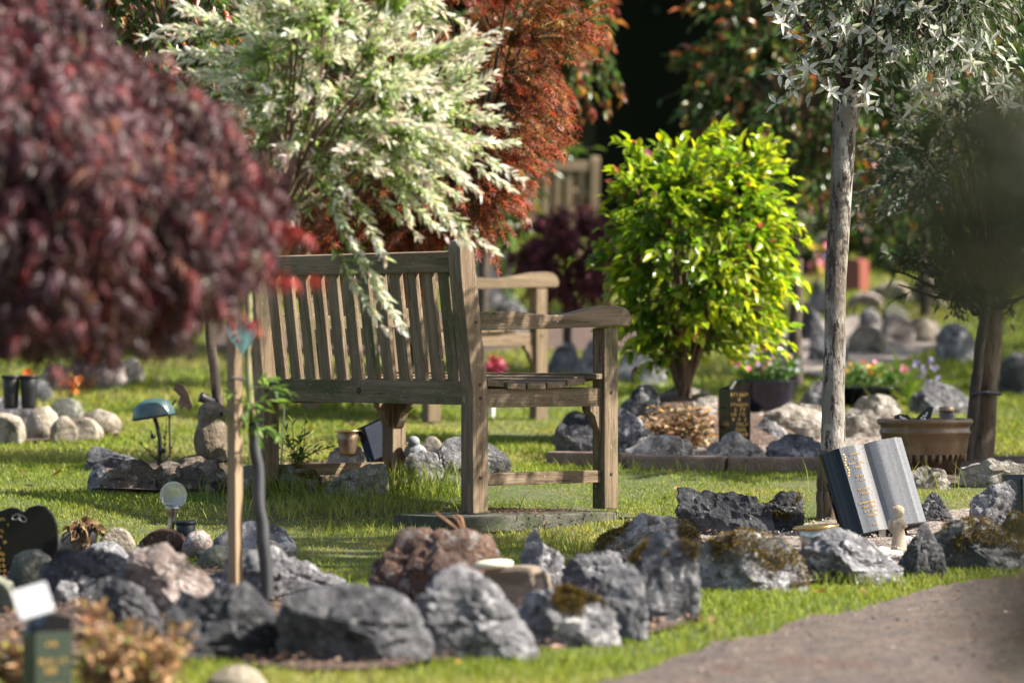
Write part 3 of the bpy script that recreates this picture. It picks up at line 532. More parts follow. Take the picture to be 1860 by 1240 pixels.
# ================================================================== BENCHES
def make_bench(wd, label, L=1.2, D=.575):
    root = thing('garden_bench', label, 'bench', group='wooden garden benches'); t = .066; X = L / 2
    wz, wx, wy = (wd + a for a in 'zxy')
    def post(x):
        # rear post: upright to the seat, then leaning back
        pr = [(-t / 2, 0), (t / 2, 0), (t / 2, .40), (t / 2 - .062, .885), (t / 2 - .07, .905), (t / 2 - .09, .917), (-t / 2 - .045, .912), (-t / 2 - .056, .895), (-t / 2 - .05, .80), (-t / 2, .40)]
        return S().prism(pr, x - t / 2, x + t / 2, 'x')
    def back_y(z): return -.0 - max(0, z - .40) * .128
    for sx in (1, -1):
        p = post(sx * X).build('rear_post', wz, root, bevel=.004)
        for z in (.43, .385, .12, .64):
            S().lathe([(.006, 0), (.006, .002), (.004, .003)], 10, mbase((sx * (X + t / 2), back_y(z) * .6, z), 0, 0, R_(90) * sx)).build('peg', 'bark_dark', p)
        f = S().box((sx * X, D, .31), (t, t * .92, .62)).build('front_leg', wz, root, bevel=.004)
        for z in (.4, .12):
            S().lathe([(.006, 0), (.006, .002), (.004, .003)], 10, mbase((sx * (X + t / 2), D, z), 0, 0, R_(90) * sx)).build('peg', 'bark_dark', f)
        ap = [(.0 + t / 2 - .03, .612), (t / 2 - .036, .673), (.10, .677), (.17, .675), (.24, .669), (.3, .665), (.36, .666), (.42, .673), (.48, .685), (.54, .695), (.60, .698), (.635, .693), (.655, .68), (.667, .658), (.669, .636), (.655, .629), (.3, .618)]
        S().prism(ap, sx * X - .033, sx * X + .033, 'x').build('armrest', wy, root, bevel=.004)
        S().box((sx * X, D / 2, .384), (.028, D - t + .002, .062)).build('seat_side_rail', wy, root, bevel=.002)
        S().box((sx * X, D / 2, .112), (.03, D - t + .002, .042)).build('stretcher', wy, root, bevel=.003)
        br = [(D - t / 2 + .001, .353), (D - t / 2 - .05, .353), (D - t / 2 - .047, .335), (D - t / 2 - .028, .318), (D - t / 2 - .019, .29), (D - t / 2 - .006, .265), (D - t / 2 + .001, .26)]
        S().prism(br, sx * X - .018, sx * X + .018, 'x').build('corner_bracket', wz, root, bevel=.002)
    for sx in (1, -1):                                # front brackets along the length
        br = [(sx * (X - t / 2 + .001), .353), (sx * (X - t / 2 - .07), .353), (sx * (X - t / 2 - .066), .335), (sx * (X - t / 2 - .035), .315), (sx * (X - t / 2 - .022), .285), (sx * (X - t / 2 - .006), .262), (sx * (X - t / 2 + .001), .258)]
        S().prism(br, D - .02, D + .016, 'y').build('corner_bracket', wz, root, bevel=.002)
    S().box((0, D, .385), (L - t + .002, .03, .062)).build('front_rail', wx, root, bevel=.002)
    tilt = math.atan(.128)
    S().box((0, back_y(.845) + .0, .843), (L - t + .002, .036, .07), rot=(tilt, 0, 0)).build('top_rail', wx, root, bevel=.005)
    S().box((0, 0, .402), (L - t + .002, .04, .08)).build('lower_back_rail', wx, root, bevel=.003)
    S().lathe([(.012, 0), (.012, .002), (.009, .003)], 14, mbase((-.02, -.0205, .405), 0, R_(90), 0)).build('plug', 'bark_dark', root)
    n = 12; pitch = (L - t) / (n + .55)
    sl_ = None
    for i in range(n):
        x = (i - (n - 1) / 2) * pitch
        if sl_ is None:
            sl_ = S().box((0, 0, 0), (.0585, .017, .385)).build('back_slat', wz, root, bevel=.0025); o = sl_
        else:
            o = sl_.copy(); C.objects.link(o); o.parent = root
        zc = .628; o.location = (x, back_y(zc) + .004, zc); o.rotation_euler = (tilt, 0, 0)
    for k, (y0, y1, z) in enumerate([(.045, .115, .4335), (.122, .20, .424), (.207, .288, .4235), (.295, .376, .4265), (.383, .46, .4355), (.467, .563, .4475)]):
        ln = L + .055 if k < 5 else L - t - .004
        if k == 5: ln = L - t - .006
        if k == 0: ln = L + .03
        S().box((0, (y0 + y1) / 2, z), (ln, y1 - y0, .021), rot=(R_((k - 2.2) * 2.2), 0, 0)).build('seat_slat', wx, root, bevel=.003)
    S().box((0, .535, .455), (L + .05, .045, .0195)).build('seat_slat', wx, root, bevel=.003)
    return root
TH = R_(51)
b1 = make_bench('wood_', 'weathered brown slatted bench in the middle of the lawn, seen from behind')
rb = P(862, 932, 13.6)
b1.location = (rb[0] - .6 * math.cos(TH), rb[1] + .6 * math.sin(TH), 0.0); b1.rotation_euler = (0, 0, -TH)
def bench_pt(x, y, z=0):
    c, s = math.cos(-TH), math.sin(-TH); return np.array([b1.location.x + c * x - s * y, b1.location.y + s * x + c * y, z])
proto2 = make_bench('teak_', 'paler wooden bench further back, its arm and front leg showing past the nearer bench')
th2 = R_(60); p2 = G(978, 764); D2 = .575
proto2.rotation_euler = (0, 0, -th2)
proto2.location = (p2[0] - .6 * math.cos(th2) - D2 * math.sin(th2), p2[1] + .6 * math.sin(th2) - D2 * math.cos(th2), float(gz(p2[1])))
b3 = copy_tree(proto2); b3['label'] = 'sunlit tan bench farthest back, only its slatted backrest showing above the purple shrub'
b3.location = (.03, 30.6, float(gz(30.6)) + .03); b3.rotation_euler = (0, 0, .22)
# paving slabs under the bench legs
def slab(x0, x1, y0, y1, label, n=6, tilt=0):
    s = S().box((0, 0, -.027), (x1 - x0, y1 - y0, .052)); o = s.build('paving_slab', 'slab', None, bevel=.006)
    c = bench_pt((x0 + x1) / 2, (y0 + y1) / 2); o.location = (c[0], c[1], -.003); o.rotation_euler = (R_(tilt), 0, -TH + R_(2)); tag(o, label, 'paving slab', 'paving slabs under the bench legs')
slab(.6 - .19, .6 + .17, -.2, .5, 'mossy paving slab under the right-hand bench legs')
slab(-.6 - .15, -.6 + .22, -.16, .66, 'mossy paving slab under the left-hand bench legs in the long grass')

# ================================================================== FOLIAGE HELPERS
def foliage(root, pos, d, n, L, W, col, tpl, m, name='foliage', singles=0, lname='leaf', key=None):
    rl = np.array(root.location); idx = np.arange(len(pos)); V0, T0 = tpl; d = nrm(d); n2 = nrm(n - d * (n * d).sum(1, keepdims=True)); s = np.cross(n2, d)
    if singles:                                      # the largest-looking leaves are parts of their own
        px = CX + F * pos[:, 0] / pos[:, 1]; py = CY + F * (CZ - pos[:, 2]) / pos[:, 1]
        inf = (px > 5) & (px < 1855) & (py > 5) & (py < 1235); sc = L * np.abs(n2[:, 1]) / pos[:, 1] * inf * (1 if key is None else key)
        pick = np.argsort(-sc)[:singles]; rs = np.random.RandomState(3)
        order = pick[np.argsort(col[pick].sum(1))]; meshes = []
        for g in np.array_split(order, 10):
            me = fast_mesh(lname, V0, T0, np.repeat(col[g].mean(0)[None], len(V0), 0)); me.materials.append(MT[m])
            me.polygons.foreach_set('use_smooth', np.ones(len(me.polygons), bool))
            for i in g:
                o = bpy.data.objects.new(lname, me); C.objects.link(o); o.parent = root; p = pos[i] - rl
                o.matrix_local = Matrix(((d[i, 0] * L[i], s[i, 0] * W[i], n2[i, 0] * L[i], p[0]), (d[i, 1] * L[i], s[i, 1] * W[i], n2[i, 1] * L[i], p[1]), (d[i, 2] * L[i], s[i, 2] * W[i], n2[i, 2] * L[i], p[2]), (0, 0, 0, 1)))
        idx = np.setdiff1d(idx, pick)
    V, T, _, _, _ = leaf_arrays(pos[idx] - rl, d[idx], n2[idx], L[idx], W[idx], tpl)
    me = fast_mesh(name, V, T, np.repeat(col[idx], len(V0), 0)); o = link(name, me, m, root, True); o['kind'] = 'stuff'; return o
def tubes(root, paths, name, m, sides=4, kind=None):
    rl = np.array(root.location); VV = []; FF = []; b = 0; th = np.linspace(0, 2 * math.pi, sides, endpoint=False)
    for pts, rad in paths:
        pts = np.asarray(pts, float); rad = np.asarray(rad, float); d = nrm(np.gradient(pts, axis=0))
        up = np.array([.13, .31, 1.]) if abs(d[:, 2]).mean() < .85 else np.array([1., .2, 0])
        a = nrm(np.cross(d, up)); c = np.cross(d, a); k = len(pts)
        VV.append((pts[:, None] + rad[:, None, None] * (a[:, None] * np.cos(th)[None, :, None] + c[:, None] * np.sin(th)[None, :, None])).reshape(-1, 3) - rl)
        j, i = np.meshgrid(np.arange(k - 1), np.arange(sides), indexing='ij'); i2 = (i + 1) % sides
        FF.append(np.stack([j * sides + i, j * sides + i2, (j + 1) * sides + i2, (j + 1) * sides + i], -1).reshape(-1, 4) + b); b += k * sides
    o = link(name, fast_mesh(name, np.concatenate(VV), np.concatenate(FF), k=4), m, root, True)
    if kind: o['kind'] = kind
    return o
def bez(a, b, lift, k=7, jit=None):
    a = np.asarray(a, float); b = np.asarray(b, float); c = (a + b) / 2 + np.array([0, 0, lift]); 
    if jit is not None: c = c + jit
    t = np.linspace(0, 1, k)[:, None]; return (1 - t) ** 2 * a + 2 * t * (1 - t) * c + t * t * b
def sphere_dirs(rs, n, lo=-1, hi=1):
    z = rs.uniform(lo, hi, n); a = rs.uniform(0, 2 * math.pi, n); r = np.sqrt(1 - z * z); return np.stack([r * np.cos(a), r * np.sin(a), z], 1)
def crown(rs, base, Cn, Rd, nlimb, ntwig, lift=.05, rmin=.5, lump=.25, zlo=-1, layers=0, extra=(), boxy=0):
    """limbs from the trunk top, twigs ending on an uneven ellipsoid; returns (limbs, twigs)"""
    Cn = np.asarray(Cn, float); Rd = np.asarray(Rd, float); limbs = []; pts = []
    for d in sphere_dirs(rs, nlimb, max(zlo, -.5), .95):
        e = Cn + Rd * d * rs.uniform(.45, .7); l = bez(base, e, lift * 2, 9, rs.normal(0, .06, 3) * Rd); limbs.append(l); pts.append(l[2:])
    pts = np.concatenate(pts); dirs = sphere_dirs(rs, ntwig, zlo, 1); r = rmin + (1 - rmin) * rs.uniform(0, 1, ntwig) ** .45
    r = r * (1 + lump * fbm(dirs * 2.3 + rs.uniform(0, 50), int(rs.randint(1000)), 3))
    if boxy: r = r * np.minimum(1.22, (np.abs(dirs) ** boxy).sum(1) ** (-1 / boxy))
    tips = Cn + Rd * dirs * r[:, None]
    if layers:
        h = Rd[2] * 2 / layers; zz = tips[:, 2]; zl = np.floor((zz - Cn[2] + .35 * Rd[2] * fbm(np.c_[tips[:, :2] * 3, zz * 0], 9, 2)) / h) * h + Cn[2] + h * .5
        tips[:, 2] = zz * .35 + zl * .65
    if len(extra): tips = np.concatenate([np.asarray(extra, float), tips])
    tw = []
    cd = np.linalg.norm((pts - Cn) / Rd, axis=1)
    for t in tips:
        dd = np.linalg.norm(pts - t, axis=1) + .12 * Rd.mean() * np.maximum(0, cd - np.linalg.norm((t - Cn) / Rd)) * 5
        a = pts[np.argmin(dd)]; tw.append(bez(a, t, lift, 6, rs.normal(0, .05, 3) * np.linalg.norm(t - a)))
    return limbs, tw
def on_twigs(rs, tw, spacing, tl, splay=.9, droop=.2, upn=1.0, whorl=2):
    """leaf positions, directions, normals and t (0 inner, 1 tip) along the outer tl metres of each twig"""
    PS, DS, NS, TS, TW = [], [], [], [], []
    for j, w_ in enumerate(tw):
        seg = np.linalg.norm(np.diff(w_, axis=0), axis=1); cum = np.r_[0, np.cumsum(seg)]; tot = cum[-1]; l0 = max(0, tot - tl)
        m_ = max(2, int((tot - l0) / spacing)); s_ = np.sort(rs.uniform(l0, tot, m_)); s_[-1] = tot
        p = np.stack([np.interp(s_, cum, w_[:, k]) for k in range(3)], 1); tg = nrm(np.stack([np.interp(s_, cum, np.gradient(w_[:, k], cum + np.arange(len(cum)) * 1e-9)) for k in range(3)], 1))
        a = nrm(np.cross(tg, [.1, .2, 1])); b = np.cross(tg, a); ph = np.arange(m_) * 2.4 + rs.uniform(0, 6.3) + rs.normal(0, .3, m_)
        rad = a * np.cos(ph)[:, None] + b * np.sin(ph)[:, None]; t = (s_ - l0) / (tot - l0 + 1e-9); sp = splay * (1 - .55 * t) + rs.normal(0, .15, m_)
        d = tg * np.cos(sp)[:, None] + rad * np.sin(sp)[:, None]; d[:, 2] -= droop * rs.uniform(.3, 1.3, m_)
        n = np.array([0, 0, upn]) + rs.normal(0, .55, (m_, 3)) + rad * -.2
        PS.append(p); DS.append(d); NS.append(n); TS.append(t); TW.append(np.full(m_, j))
    return np.concatenate(PS), nrm(np.concatenate(DS)), np.concatenate(NS), np.concatenate(TS), np.concatenate(TW)
def pal(rs, n, cols, wts, jit=.25):
    cols = np.array(cols); i = rs.choice(len(cols), n, p=np.array(wts) / sum(wts)); return cols[i] * np.exp(rs.normal(0, jit, (n, 1))) * np.exp(rs.normal(0, .06, (n, 3)))
def twig_paths(tw, r0=.004, r1=.0012): return [(w_, np.linspace(r0, r1, len(w_))) for w_ in tw]
def limb_paths(lb, r0, r1): return [(w_, np.linspace(r0, r1, len(w_))) for w_ in lb]
def trunk(root, pts, rad, m, n=14, name='trunk'):
    pts = np.asarray(pts, float); t = np.linspace(0, 1, len(pts)); tt = np.linspace(0, 1, 26)
    p = np.stack([np.interp(tt, t, pts[:, k]) for k in range(3)], 1); r = np.interp(tt, t, rad) * (1 + .05 * vnoise(np.c_[tt * 9, tt * 0, tt * 0 + len(pts)]))
    p[1:-1, :2] += .004 * fbm(np.c_[tt[1:-1] * 6, tt[1:-1] * 0, tt[1:-1] * 0], 4, 2)[:, None]
    return tubes(root, [(p, r)], name, m, n)

# ================================================================== TREES AND SHRUBS
# --- white-green willow standard, front left
rs = np.random.RandomState(11)
wb = G(486, 1104)
W1 = thing('dappled_willow', 'white, pink and green variegated willow with a black stem guard, in front of the bench', 'tree', wb)
stem = [wb, P(474, 950, wb[1] + .02), P(462, 790, wb[1] + .04), P(450, 640, wb[1] + .1), P(452, 520, wb[1] + .2), P(505, 395, wb[1] + .35)]
trunk(W1, stem, [.015, .013, .0105, .009, .009, .011], 'stem_green', 10)
Yw = wb[1] + .45
ex = [P(x, y, Yw - dy) for x, y, dy in [(730, 600, .25), (715, 575, .22), (690, 520, .2), (700, 470, .3), (895, 455, .25), (850, 440, .2), (945, 325, .2), (930, 345, .1), (935, 228, .25), (900, 215, .2), (880, 105, .1), (860, 60, 0), (330, 130, .2), (300, 95, .1), (262, 70, .1), (640, 440, .3), (760, 430, .2), (820, 400, .3), (870, 350, .2), (690, 440, .2), (700, 600, .2), (540, 400, .1), (810, 430, .25)] + [(rs.uniform(520, 880), rs.uniform(370, 450), rs.uniform(0, .35)) for _ in range(8)]]
lb, tw = crown(rs, stem[-1], P(612, 175, Yw), (.44, .44, .47), 34, 660, -.01, .25, .38, -.72, extra=ex)
tubes(W1, limb_paths(lb, .008, .003) + twig_paths(tw, .0026, .0009), 'branches', 'bark_brown', 4, 'stuff')
p, d, n, t, j = on_twigs(rs, tw, .0052, .3, 1.0, -.05)
m_ = len(p); wht = np.clip(t * 1.7 - .3 + .28 * fbm(p * 7, 3, 2) + rs.normal(0, .22, m_), 0, 1)[:, None]
grn = pal(rs, m_, [(.22, .33, .06), (.3, .42, .085), (.14, .22, .04), (.36, .45, .14)], [3, 4, 2, 2], .2); wh = pal(rs, m_, [(.78, .76, .64), (.8, .8, .74), (.68, .72, .48), (.76, .6, .54)], [5, 5, 3, 2], .06)
pk = np.clip((t - .8) * 4, 0, .7)[:, None] * (rs.uniform(0, 1, (m_, 1)) < .4); col = (grn * (1 - wht) + wh * wht) * (1 - pk) + np.array([.66, .46, .41]) * pk
foliage(W1, p, d, n, rs.uniform(.022, .041, m_), rs.uniform(.007, .0125, m_), np.clip(col, 0, .85), LANCE, 'leaf_white', singles=290)
# green shoots on the stem
sh = []
for (x, y, x2, y2) in [(455, 700, 500, 688), (455, 705, 525, 712), (455, 740, 420, 715), (458, 745, 412, 760), (458, 770, 505, 790), (455, 720, 440, 770), (460, 760, 470, 800), (455, 735, 505, 730), (457, 748, 425, 790), (458, 770, 480, 745)]:
    sh.append(bez(P(x, y, wb[1] + .05), P(x2, y2, wb[1] + rs.uniform(-.08, .06)), .015, 5))
p, d, n, t, j = on_twigs(rs, sh, .009, .09, .8, .2); m_ = len(p)
foliage(W1, p, d, n, rs.uniform(.028, .048, m_), rs.uniform(.009, .014, m_), pal(rs, m_, [(.12, .22, .04), (.2, .32, .05), (.09, .15, .05)], [3, 3, 1]), LANCE, 'leaf', 'shoots', singles=60)
tubes(W1, twig_paths(sh, .002, .001), 'shoot_stems', 'stem_green', 4)
gp_ = [P(487, 1108, wb[1] - .012), P(478, 980, wb[1]), P(468, 860, wb[1] + .015), P(460, 778, wb[1] + .03)]
tg = thing('tree_guard', 'black plastic tree guard around the willow stem', 'tree guard', gp_[0]); trunk(tg, gp_, [.0185, .0175, .0165, .0155], 'rubber', 14, 'tube')
trunk(tg, [gp_[-1], P(459.5, 772, wb[1] + .03)], [.0165, .012], 'rubber', 14, 'collar')
sb = G(428, 1104)
stk = thing('wooden_stake', 'square wooden stake in front of the bench, beside the black tree guard', 'stake', sb)
S().box((0, 0, .37), (.03, .03, .82)).build('post', 'stake', stk, bevel=.002)
stk.rotation_euler = (0, R_(-.4), R_(-38))
S().tube([P(428, 690, sb[1] - .02) - sb, P(440, 686, sb[1] - .03) - sb, P(456, 690, sb[1]) - sb], .004).build('tree_tie', 'rubber', stk)

# --- red maple behind the bench
rs = np.random.RandomState(21)
mb = G(858, 850); mb[1] += .25; mb[2] = gz(mb[1])
M2 = thing('red_maple', 'red and orange cut-leaf maple spreading behind the bench', 'tree', mb)
fork = P(850, 420, mb[1] + .1); trunk(M2, [mb, P(868, 700, mb[1]), P(846, 560, mb[1] + .05), fork], [.045, .038, .034, .03], 'bark_dark', 12)
ex = [P(x, y, mb[1] - dy) for x, y, dy in [(1105, 60, .1), (1095, 110, .1), (1060, 265, .1), (1050, 245, .2), (1020, 330, .2), (985, 400, .2), (970, 450, .2), (905, 490, .2), (940, 470, .2), (890, 470, .1), (1000, 370, .2), (1040, 210, .2), (960, 430, .1), (920, 440, .15), (560, 420, .1), (530, 430, .1)] + [(rs.uniform(490, 860), rs.uniform(350, 452), rs.uniform(-.2, .25)) for _ in range(150)] + [(rs.uniform(500, 860), rs.uniform(420, 550), rs.uniform(-.25, .15)) for _ in range(150)] + [(np.interp(y_, [-200, 60, 130, 170, 250, 300, 380, 460, 500], [1100, 1118, 1098, 1043, 1063, 1013, 973, 938, 903]) - rs.uniform(2, 110), y_, rs.uniform(-.1, .3)) for y_ in rs.uniform(-30, 480, 130)]]
lb, tw = crown(rs, fork, P(815, 140, mb[1] + .1), (.63, .55, .7), 40, 860, .05, .35, .4, -.85, layers=6, extra=ex)
def m2ok(w_): q_ = w_[-1]; return CX + F * q_[0] / q_[1] < np.interp(CY + F * (CZ - q_[2]) / q_[1], [-200, 60, 130, 170, 250, 300, 380, 460, 500], [1100, 1120, 1100, 1045, 1065, 1015, 975, 940, 905])
tw = [w_ for w_ in tw if m2ok(w_)]; lb = [w_ for w_ in lb if m2ok(w_)]
tubes(M2, limb_paths(lb, .014, .003) + twig_paths(tw, .0035, .0009), 'branches', 'bark_dark', 4, 'stuff')
p, d, n, t, j = on_twigs(rs, tw, .0088, .28, 1.0, .45); m_ = len(p)
outer = np.clip(t * 1.1 - .35 + .3 * fbm(p * 6, 12, 2), 0, 1)[:, None]
ci = pal(rs, m_, [(.17, .17, .03), (.28, .18, .035), (.14, .05, .03), (.32, .11, .03)], [3, 3, 2, 3]); co = pal(rs, m_, [(.42, .05, .025), (.26, .035, .028), (.5, .12, .03), (.2, .07, .07), (.3, .13, .12)], [4, 3, 4, 2, 3])
foliage(M2, p, d, n, rs.uniform(.022, .042, m_), rs.uniform(.018, .034, m_), np.clip(ci * (1 - outer) + co * outer, 0, .6), MAPLE5, 'leaf_maple', singles=290)

# --- purple weeping maple, front left
rs = np.random.RandomState(31)
Ym = 8.7; cm = P(-50, 500, Ym); base = np.array([cm[0] - .32, Ym + .05, float(gz(Ym))])
M1 = thing('purple_maple', 'dark purple weeping maple mound filling the upper left corner', 'tree', base)
top = cm + np.array([-.1, 0, .25]); trunk(M1, [base, base + [0.03, 0, .3], base + [-.03, .02, .55], top], [.04, .035, .03, .025], 'bark_dark', 12)
RD = np.array([.64, .6, .56]); tw = []
for k in range(620):
    az = rs.uniform(0, 2 * math.pi); r = .45 + .6 * rs.uniform() ** .6; ph = np.linspace(.12, rs.uniform(1.2, 2.1), 12); az_ = az + .25 * np.sin(ph * 2 + rs.uniform(0, 6)) * rs.uniform(-1, 1)
    dr = np.stack([np.cos(az_) * np.sin(ph), np.sin(az_) * np.sin(ph), np.cos(ph)], 1); lump_ = (1 + .11 * fbm(dr * 2.6, 78, 3) - .12 * np.sin(2 * np.minimum(ph, math.pi / 2)) ** 2)[:, None]
    w_ = cm + RD * dr * (r * lump_) * np.array([1, 1, 1.0]); w_[:, 2] -= np.maximum(0, ph - 1.2) ** 2 * .06; tw.append(w_)
tubes(M1, twig_paths(tw, .005, .0012), 'branches', 'bark_dark', 4, 'stuff')
p, d, n, t, j = on_twigs(rs, tw, .0145, 1.1, 1.0, .9, .5); m_ = len(p); n = n + nrm(p - cm) * 1.2; p = p + rs.normal(0, .026, p.shape); d = nrm(d + rs.normal(0, .45, d.shape))
kx = CX + F * p[:, 0] / p[:, 1]; keep = p[:, 2] > CZ - (np.interp(kx, [200, 300, 390, 430, 470, 500, 530], [650, 625, 575, 535, 500, 440, 390]) + 60 * fbm(p * 8, 8, 3) - CY) / F * p[:, 1]; p, d, n = p[keep], d[keep], n[keep]; m_ = len(p)
col = pal(rs, m_, [(.1, .03, .038), (.15, .038, .045), (.22, .038, .034), (.07, .03, .032), (.12, .07, .035), (.3, .09, .035), (.17, .085, .095)], [5, 5, 4, 4, 1.5, .5, 3]) * np.exp(.45 * fbm(p * 5, 41, 3) - .55)[:, None]
foliage(M1, p, d, n, rs.uniform(.045, .075, m_), rs.uniform(.02, .036, m_), col, MAPLE_W, 'leaf_maple_dark', singles=290)
ex = [bez(P(430, 520, Ym), P(565, 512, Ym - .05), .01, 5), bez(P(420, 400, Ym), P(560, 430, Ym), .02, 5), bez(P(400, 560, Ym), P(470, 600, Ym), .02, 5)]
p, d, n, t, j = on_twigs(rs, ex, .012, .09, 1.0, .3); m_ = len(p)
foliage(M1, p, d, n, rs.uniform(.03, .05, m_), rs.uniform(.03, .05, m_), pal(rs, m_, [(.3, .035, .03), (.2, .03, .03)], [2, 1]), MAPLE, 'leaf_maple', 'young_leaves')

# --- bright green bush
rs = np.random.RandomState(41)
gb = P(1245, 722, 17.35)
mx, my = np.meshgrid(np.linspace(-.75, .75, 40), np.linspace(-.6, .6, 34)); mr = np.sqrt((mx / .58) ** 2 + (my / .6) ** 2); mz_ = .2 * np.clip(1.25 - mr * 1.35, 0, 1) ** .8
mv = np.stack([gb[0] + mx, gb[1] + my, gz(gb[1] + my) + mz_ - .004 - .02 * (mr > .93)], -1).reshape(-1, 3); mv[:, 2] += .012 * fbm(mv * 9, 3, 3); i2 = np.arange(34 * 40).reshape(34, 40)
tag(link('soil_mound', fast_mesh('soil_mound', mv, np.stack([i2[:-1, :-1], i2[:-1, 1:], i2[1:, 1:], i2[1:, :-1]], -1).reshape(-1, 4), k=4), 'mulch', None, True), kind='structure')
G1 = thing('green_bush', 'bright lime green glossy round bush right of the bench arm', 'bush', gb)
lb, tw = crown(rs, gb, P(1264, 452, 17.35), (.435, .42, .53), 32, 820, .03, .4, .24, -.9, boxy=2.6)
for k in range(7):
    e = P(1245 + rs.uniform(-60, 80), 560, 17.35 + rs.uniform(-.12, .12)); lb.append(bez(gb + rs.normal(0, .012, 3) * [1, 1, 0], e, .0, 9, rs.normal(0, .02, 3)))
tubes(G1, limb_paths(lb, .011, .004) + twig_paths(tw, .003, .001), 'branches', 'bark_brown', 5, 'stuff')
p, d, n, t, j = on_twigs(rs, tw, .018, .22, .95, .12, 1.1); m_ = len(p)
o_ = np.clip(t * 1.3 - .25 + .3 * (p[:, 0:1] - P(1265, 440, 17.35)[0])[:, 0] / .45, 0, 1)[:, None]  # limer outwards; the rightward part puts the sunlit side into the leaf colour
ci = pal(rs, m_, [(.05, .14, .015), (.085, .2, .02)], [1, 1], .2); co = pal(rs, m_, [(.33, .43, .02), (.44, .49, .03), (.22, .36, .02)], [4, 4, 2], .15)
pkm = (rs.uniform(0, 1, m_) < .02)[:, None]
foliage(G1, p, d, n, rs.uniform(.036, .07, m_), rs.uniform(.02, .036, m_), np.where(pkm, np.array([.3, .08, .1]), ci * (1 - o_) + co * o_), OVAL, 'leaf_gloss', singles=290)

# --- willow standard with the pale trunk, right
rs = np.random.RandomState(51)
tb = G(1512, 946)
W2 = thing('pale_trunk_willow', 'white-leaved willow with a pale speckled trunk behind the book headstone', 'tree', tb)
ft = P(1540, 165, tb[1] + .03)
bk = trunk(W2, [tb, P(1511, 860, tb[1]), P(1514, 700, tb[1]), P(1519, 520, tb[1]), P(1526, 350, tb[1] + .02), P(1534, 240, tb[1] + .02), ft], [.05, .045, .038, .0365, .0375, .041, .05], 'bark_white', 18)
sl0 = trunk(W2, [tb + [0, -.004, -.03], P(1511, 900, tb[1] - .004), P(1512, 850, tb[1] - .003), P(1513, 815, tb[1])], [.058, .052, .049, .042], 'bark_brown', 18, 'bark_sleeve')
ex = [P(x, y, tb[1] - dy) for x, y, dy in [(1405, 130, .1), (1415, 185, .15), (1440, 150, .1), (1500, 90, .3), (1470, 100, .2), (1560, 60, .3), (1620, 100, .35), (1660, 80, .3), (1700, 60, .3), (1740, 70, .3), (1720, 130, .3), (1780, 120, .3), (1830, 150, .3), (1560, 110, .35), (1600, 130, .35), (1540, 30, .3), (1480, 60, .3), (1640, 30, .3), (1850, 60, .3), (1700, 150, .3), (1600, 60, .3), (1500, 150, .2), (1580, 150, .2), (1700, 192, .1), (1660, 185, .2), (1470, 175, .2), (1750, 200, .2), (1800, 215, .2), (1840, 230, .2), (1860, 190, .1), (1780, 170, .3), (1820, 185, .3), (1730, 165, .2), (1680, 120, .2), (1760, 150, 0), (1850, 120, .1), (1620, 160, .1)]]
lb, tw = crown(rs, ft, P(1650, -15, tb[1]), (.47, .5, .38), 28, 700, .04, .4, .25, -.85, extra=ex)
for e in [(1440, 0), (1405, -40), (1490, -30), (1600, -40)]: lb.append(bez(ft, P(*e, tb[1] + rs.uniform(-.15, .1)), -.01, 9))
tubes(W2, limb_paths(lb, .016, .0035) + twig_paths(tw, .003, .0009), 'branches', 'bark_dark', 5, 'stuff')
p, d, n, t, j = on_twigs(rs, tw, .0095, .22, .95, .1, .6); m_ = len(p)
wht = np.clip(t * 1.6 - 1.1 + rs.normal(0, .2, m_), 0, 1)[:, None]
col = pal(rs, m_, [(.06, .1, .035), (.09, .14, .05), (.13, .16, .08)], [3, 3, 2], .2) * (1 - wht) + pal(rs, m_, [(.52, .51, .44), (.58, .57, .52), (.45, .47, .36)], [3, 2, 2], .08) * wht
foliage(W2, p, d, n + [0, -.7, 0], np.where(wht[:, 0] > .5, rs.uniform(.032, .055, m_), rs.uniform(.018, .032, m_)), np.where(wht[:, 0] > .5, rs.uniform(.012, .018, m_), rs.uniform(.006, .01, m_)), np.clip(col, 0, .8), LANCE, 'leaf_white')

rt = []
for _ in range(75):
    x_, y_ = rs.uniform(1410, 1850), rs.uniform(5, 205); y_ = min(y_, 200 - abs(x_ - 1640) * .05); c_ = P(x_, y_, tb[1] - rs.uniform(.1, .42)); ax = nrm(np.array([rs.uniform(-.5, .5), -1, rs.uniform(-.4, .6)]))
    u_ = nrm(np.cross(ax, [0, 0, 1])); v_ = np.cross(ax, u_); k_ = rs.randint(3, 6); a0 = rs.uniform(0, 6)
    for i_ in range(k_): a_ = a0 + i_ * 6.28 / k_ + rs.normal(0, .2); rt.append(np.r_[c_, u_ * math.cos(a_) + v_ * math.sin(a_) + ax * .25, ax, rs.uniform(.034, .055), rs.uniform(.011, .017)])
rt = np.array(rt); foliage(W2, rt[:, :3], rt[:, 3:6], rt[:, 6:9], rt[:, 9], rt[:, 10], pal(rs, len(rt), [(.62, .6, .52), (.68, .67, .62), (.5, .52, .42), (.66, .55, .5)], [3, 3, 2, 1], .06), LANCE, 'leaf_white', 'rosettes', singles=280, lname='rosette_leaf')
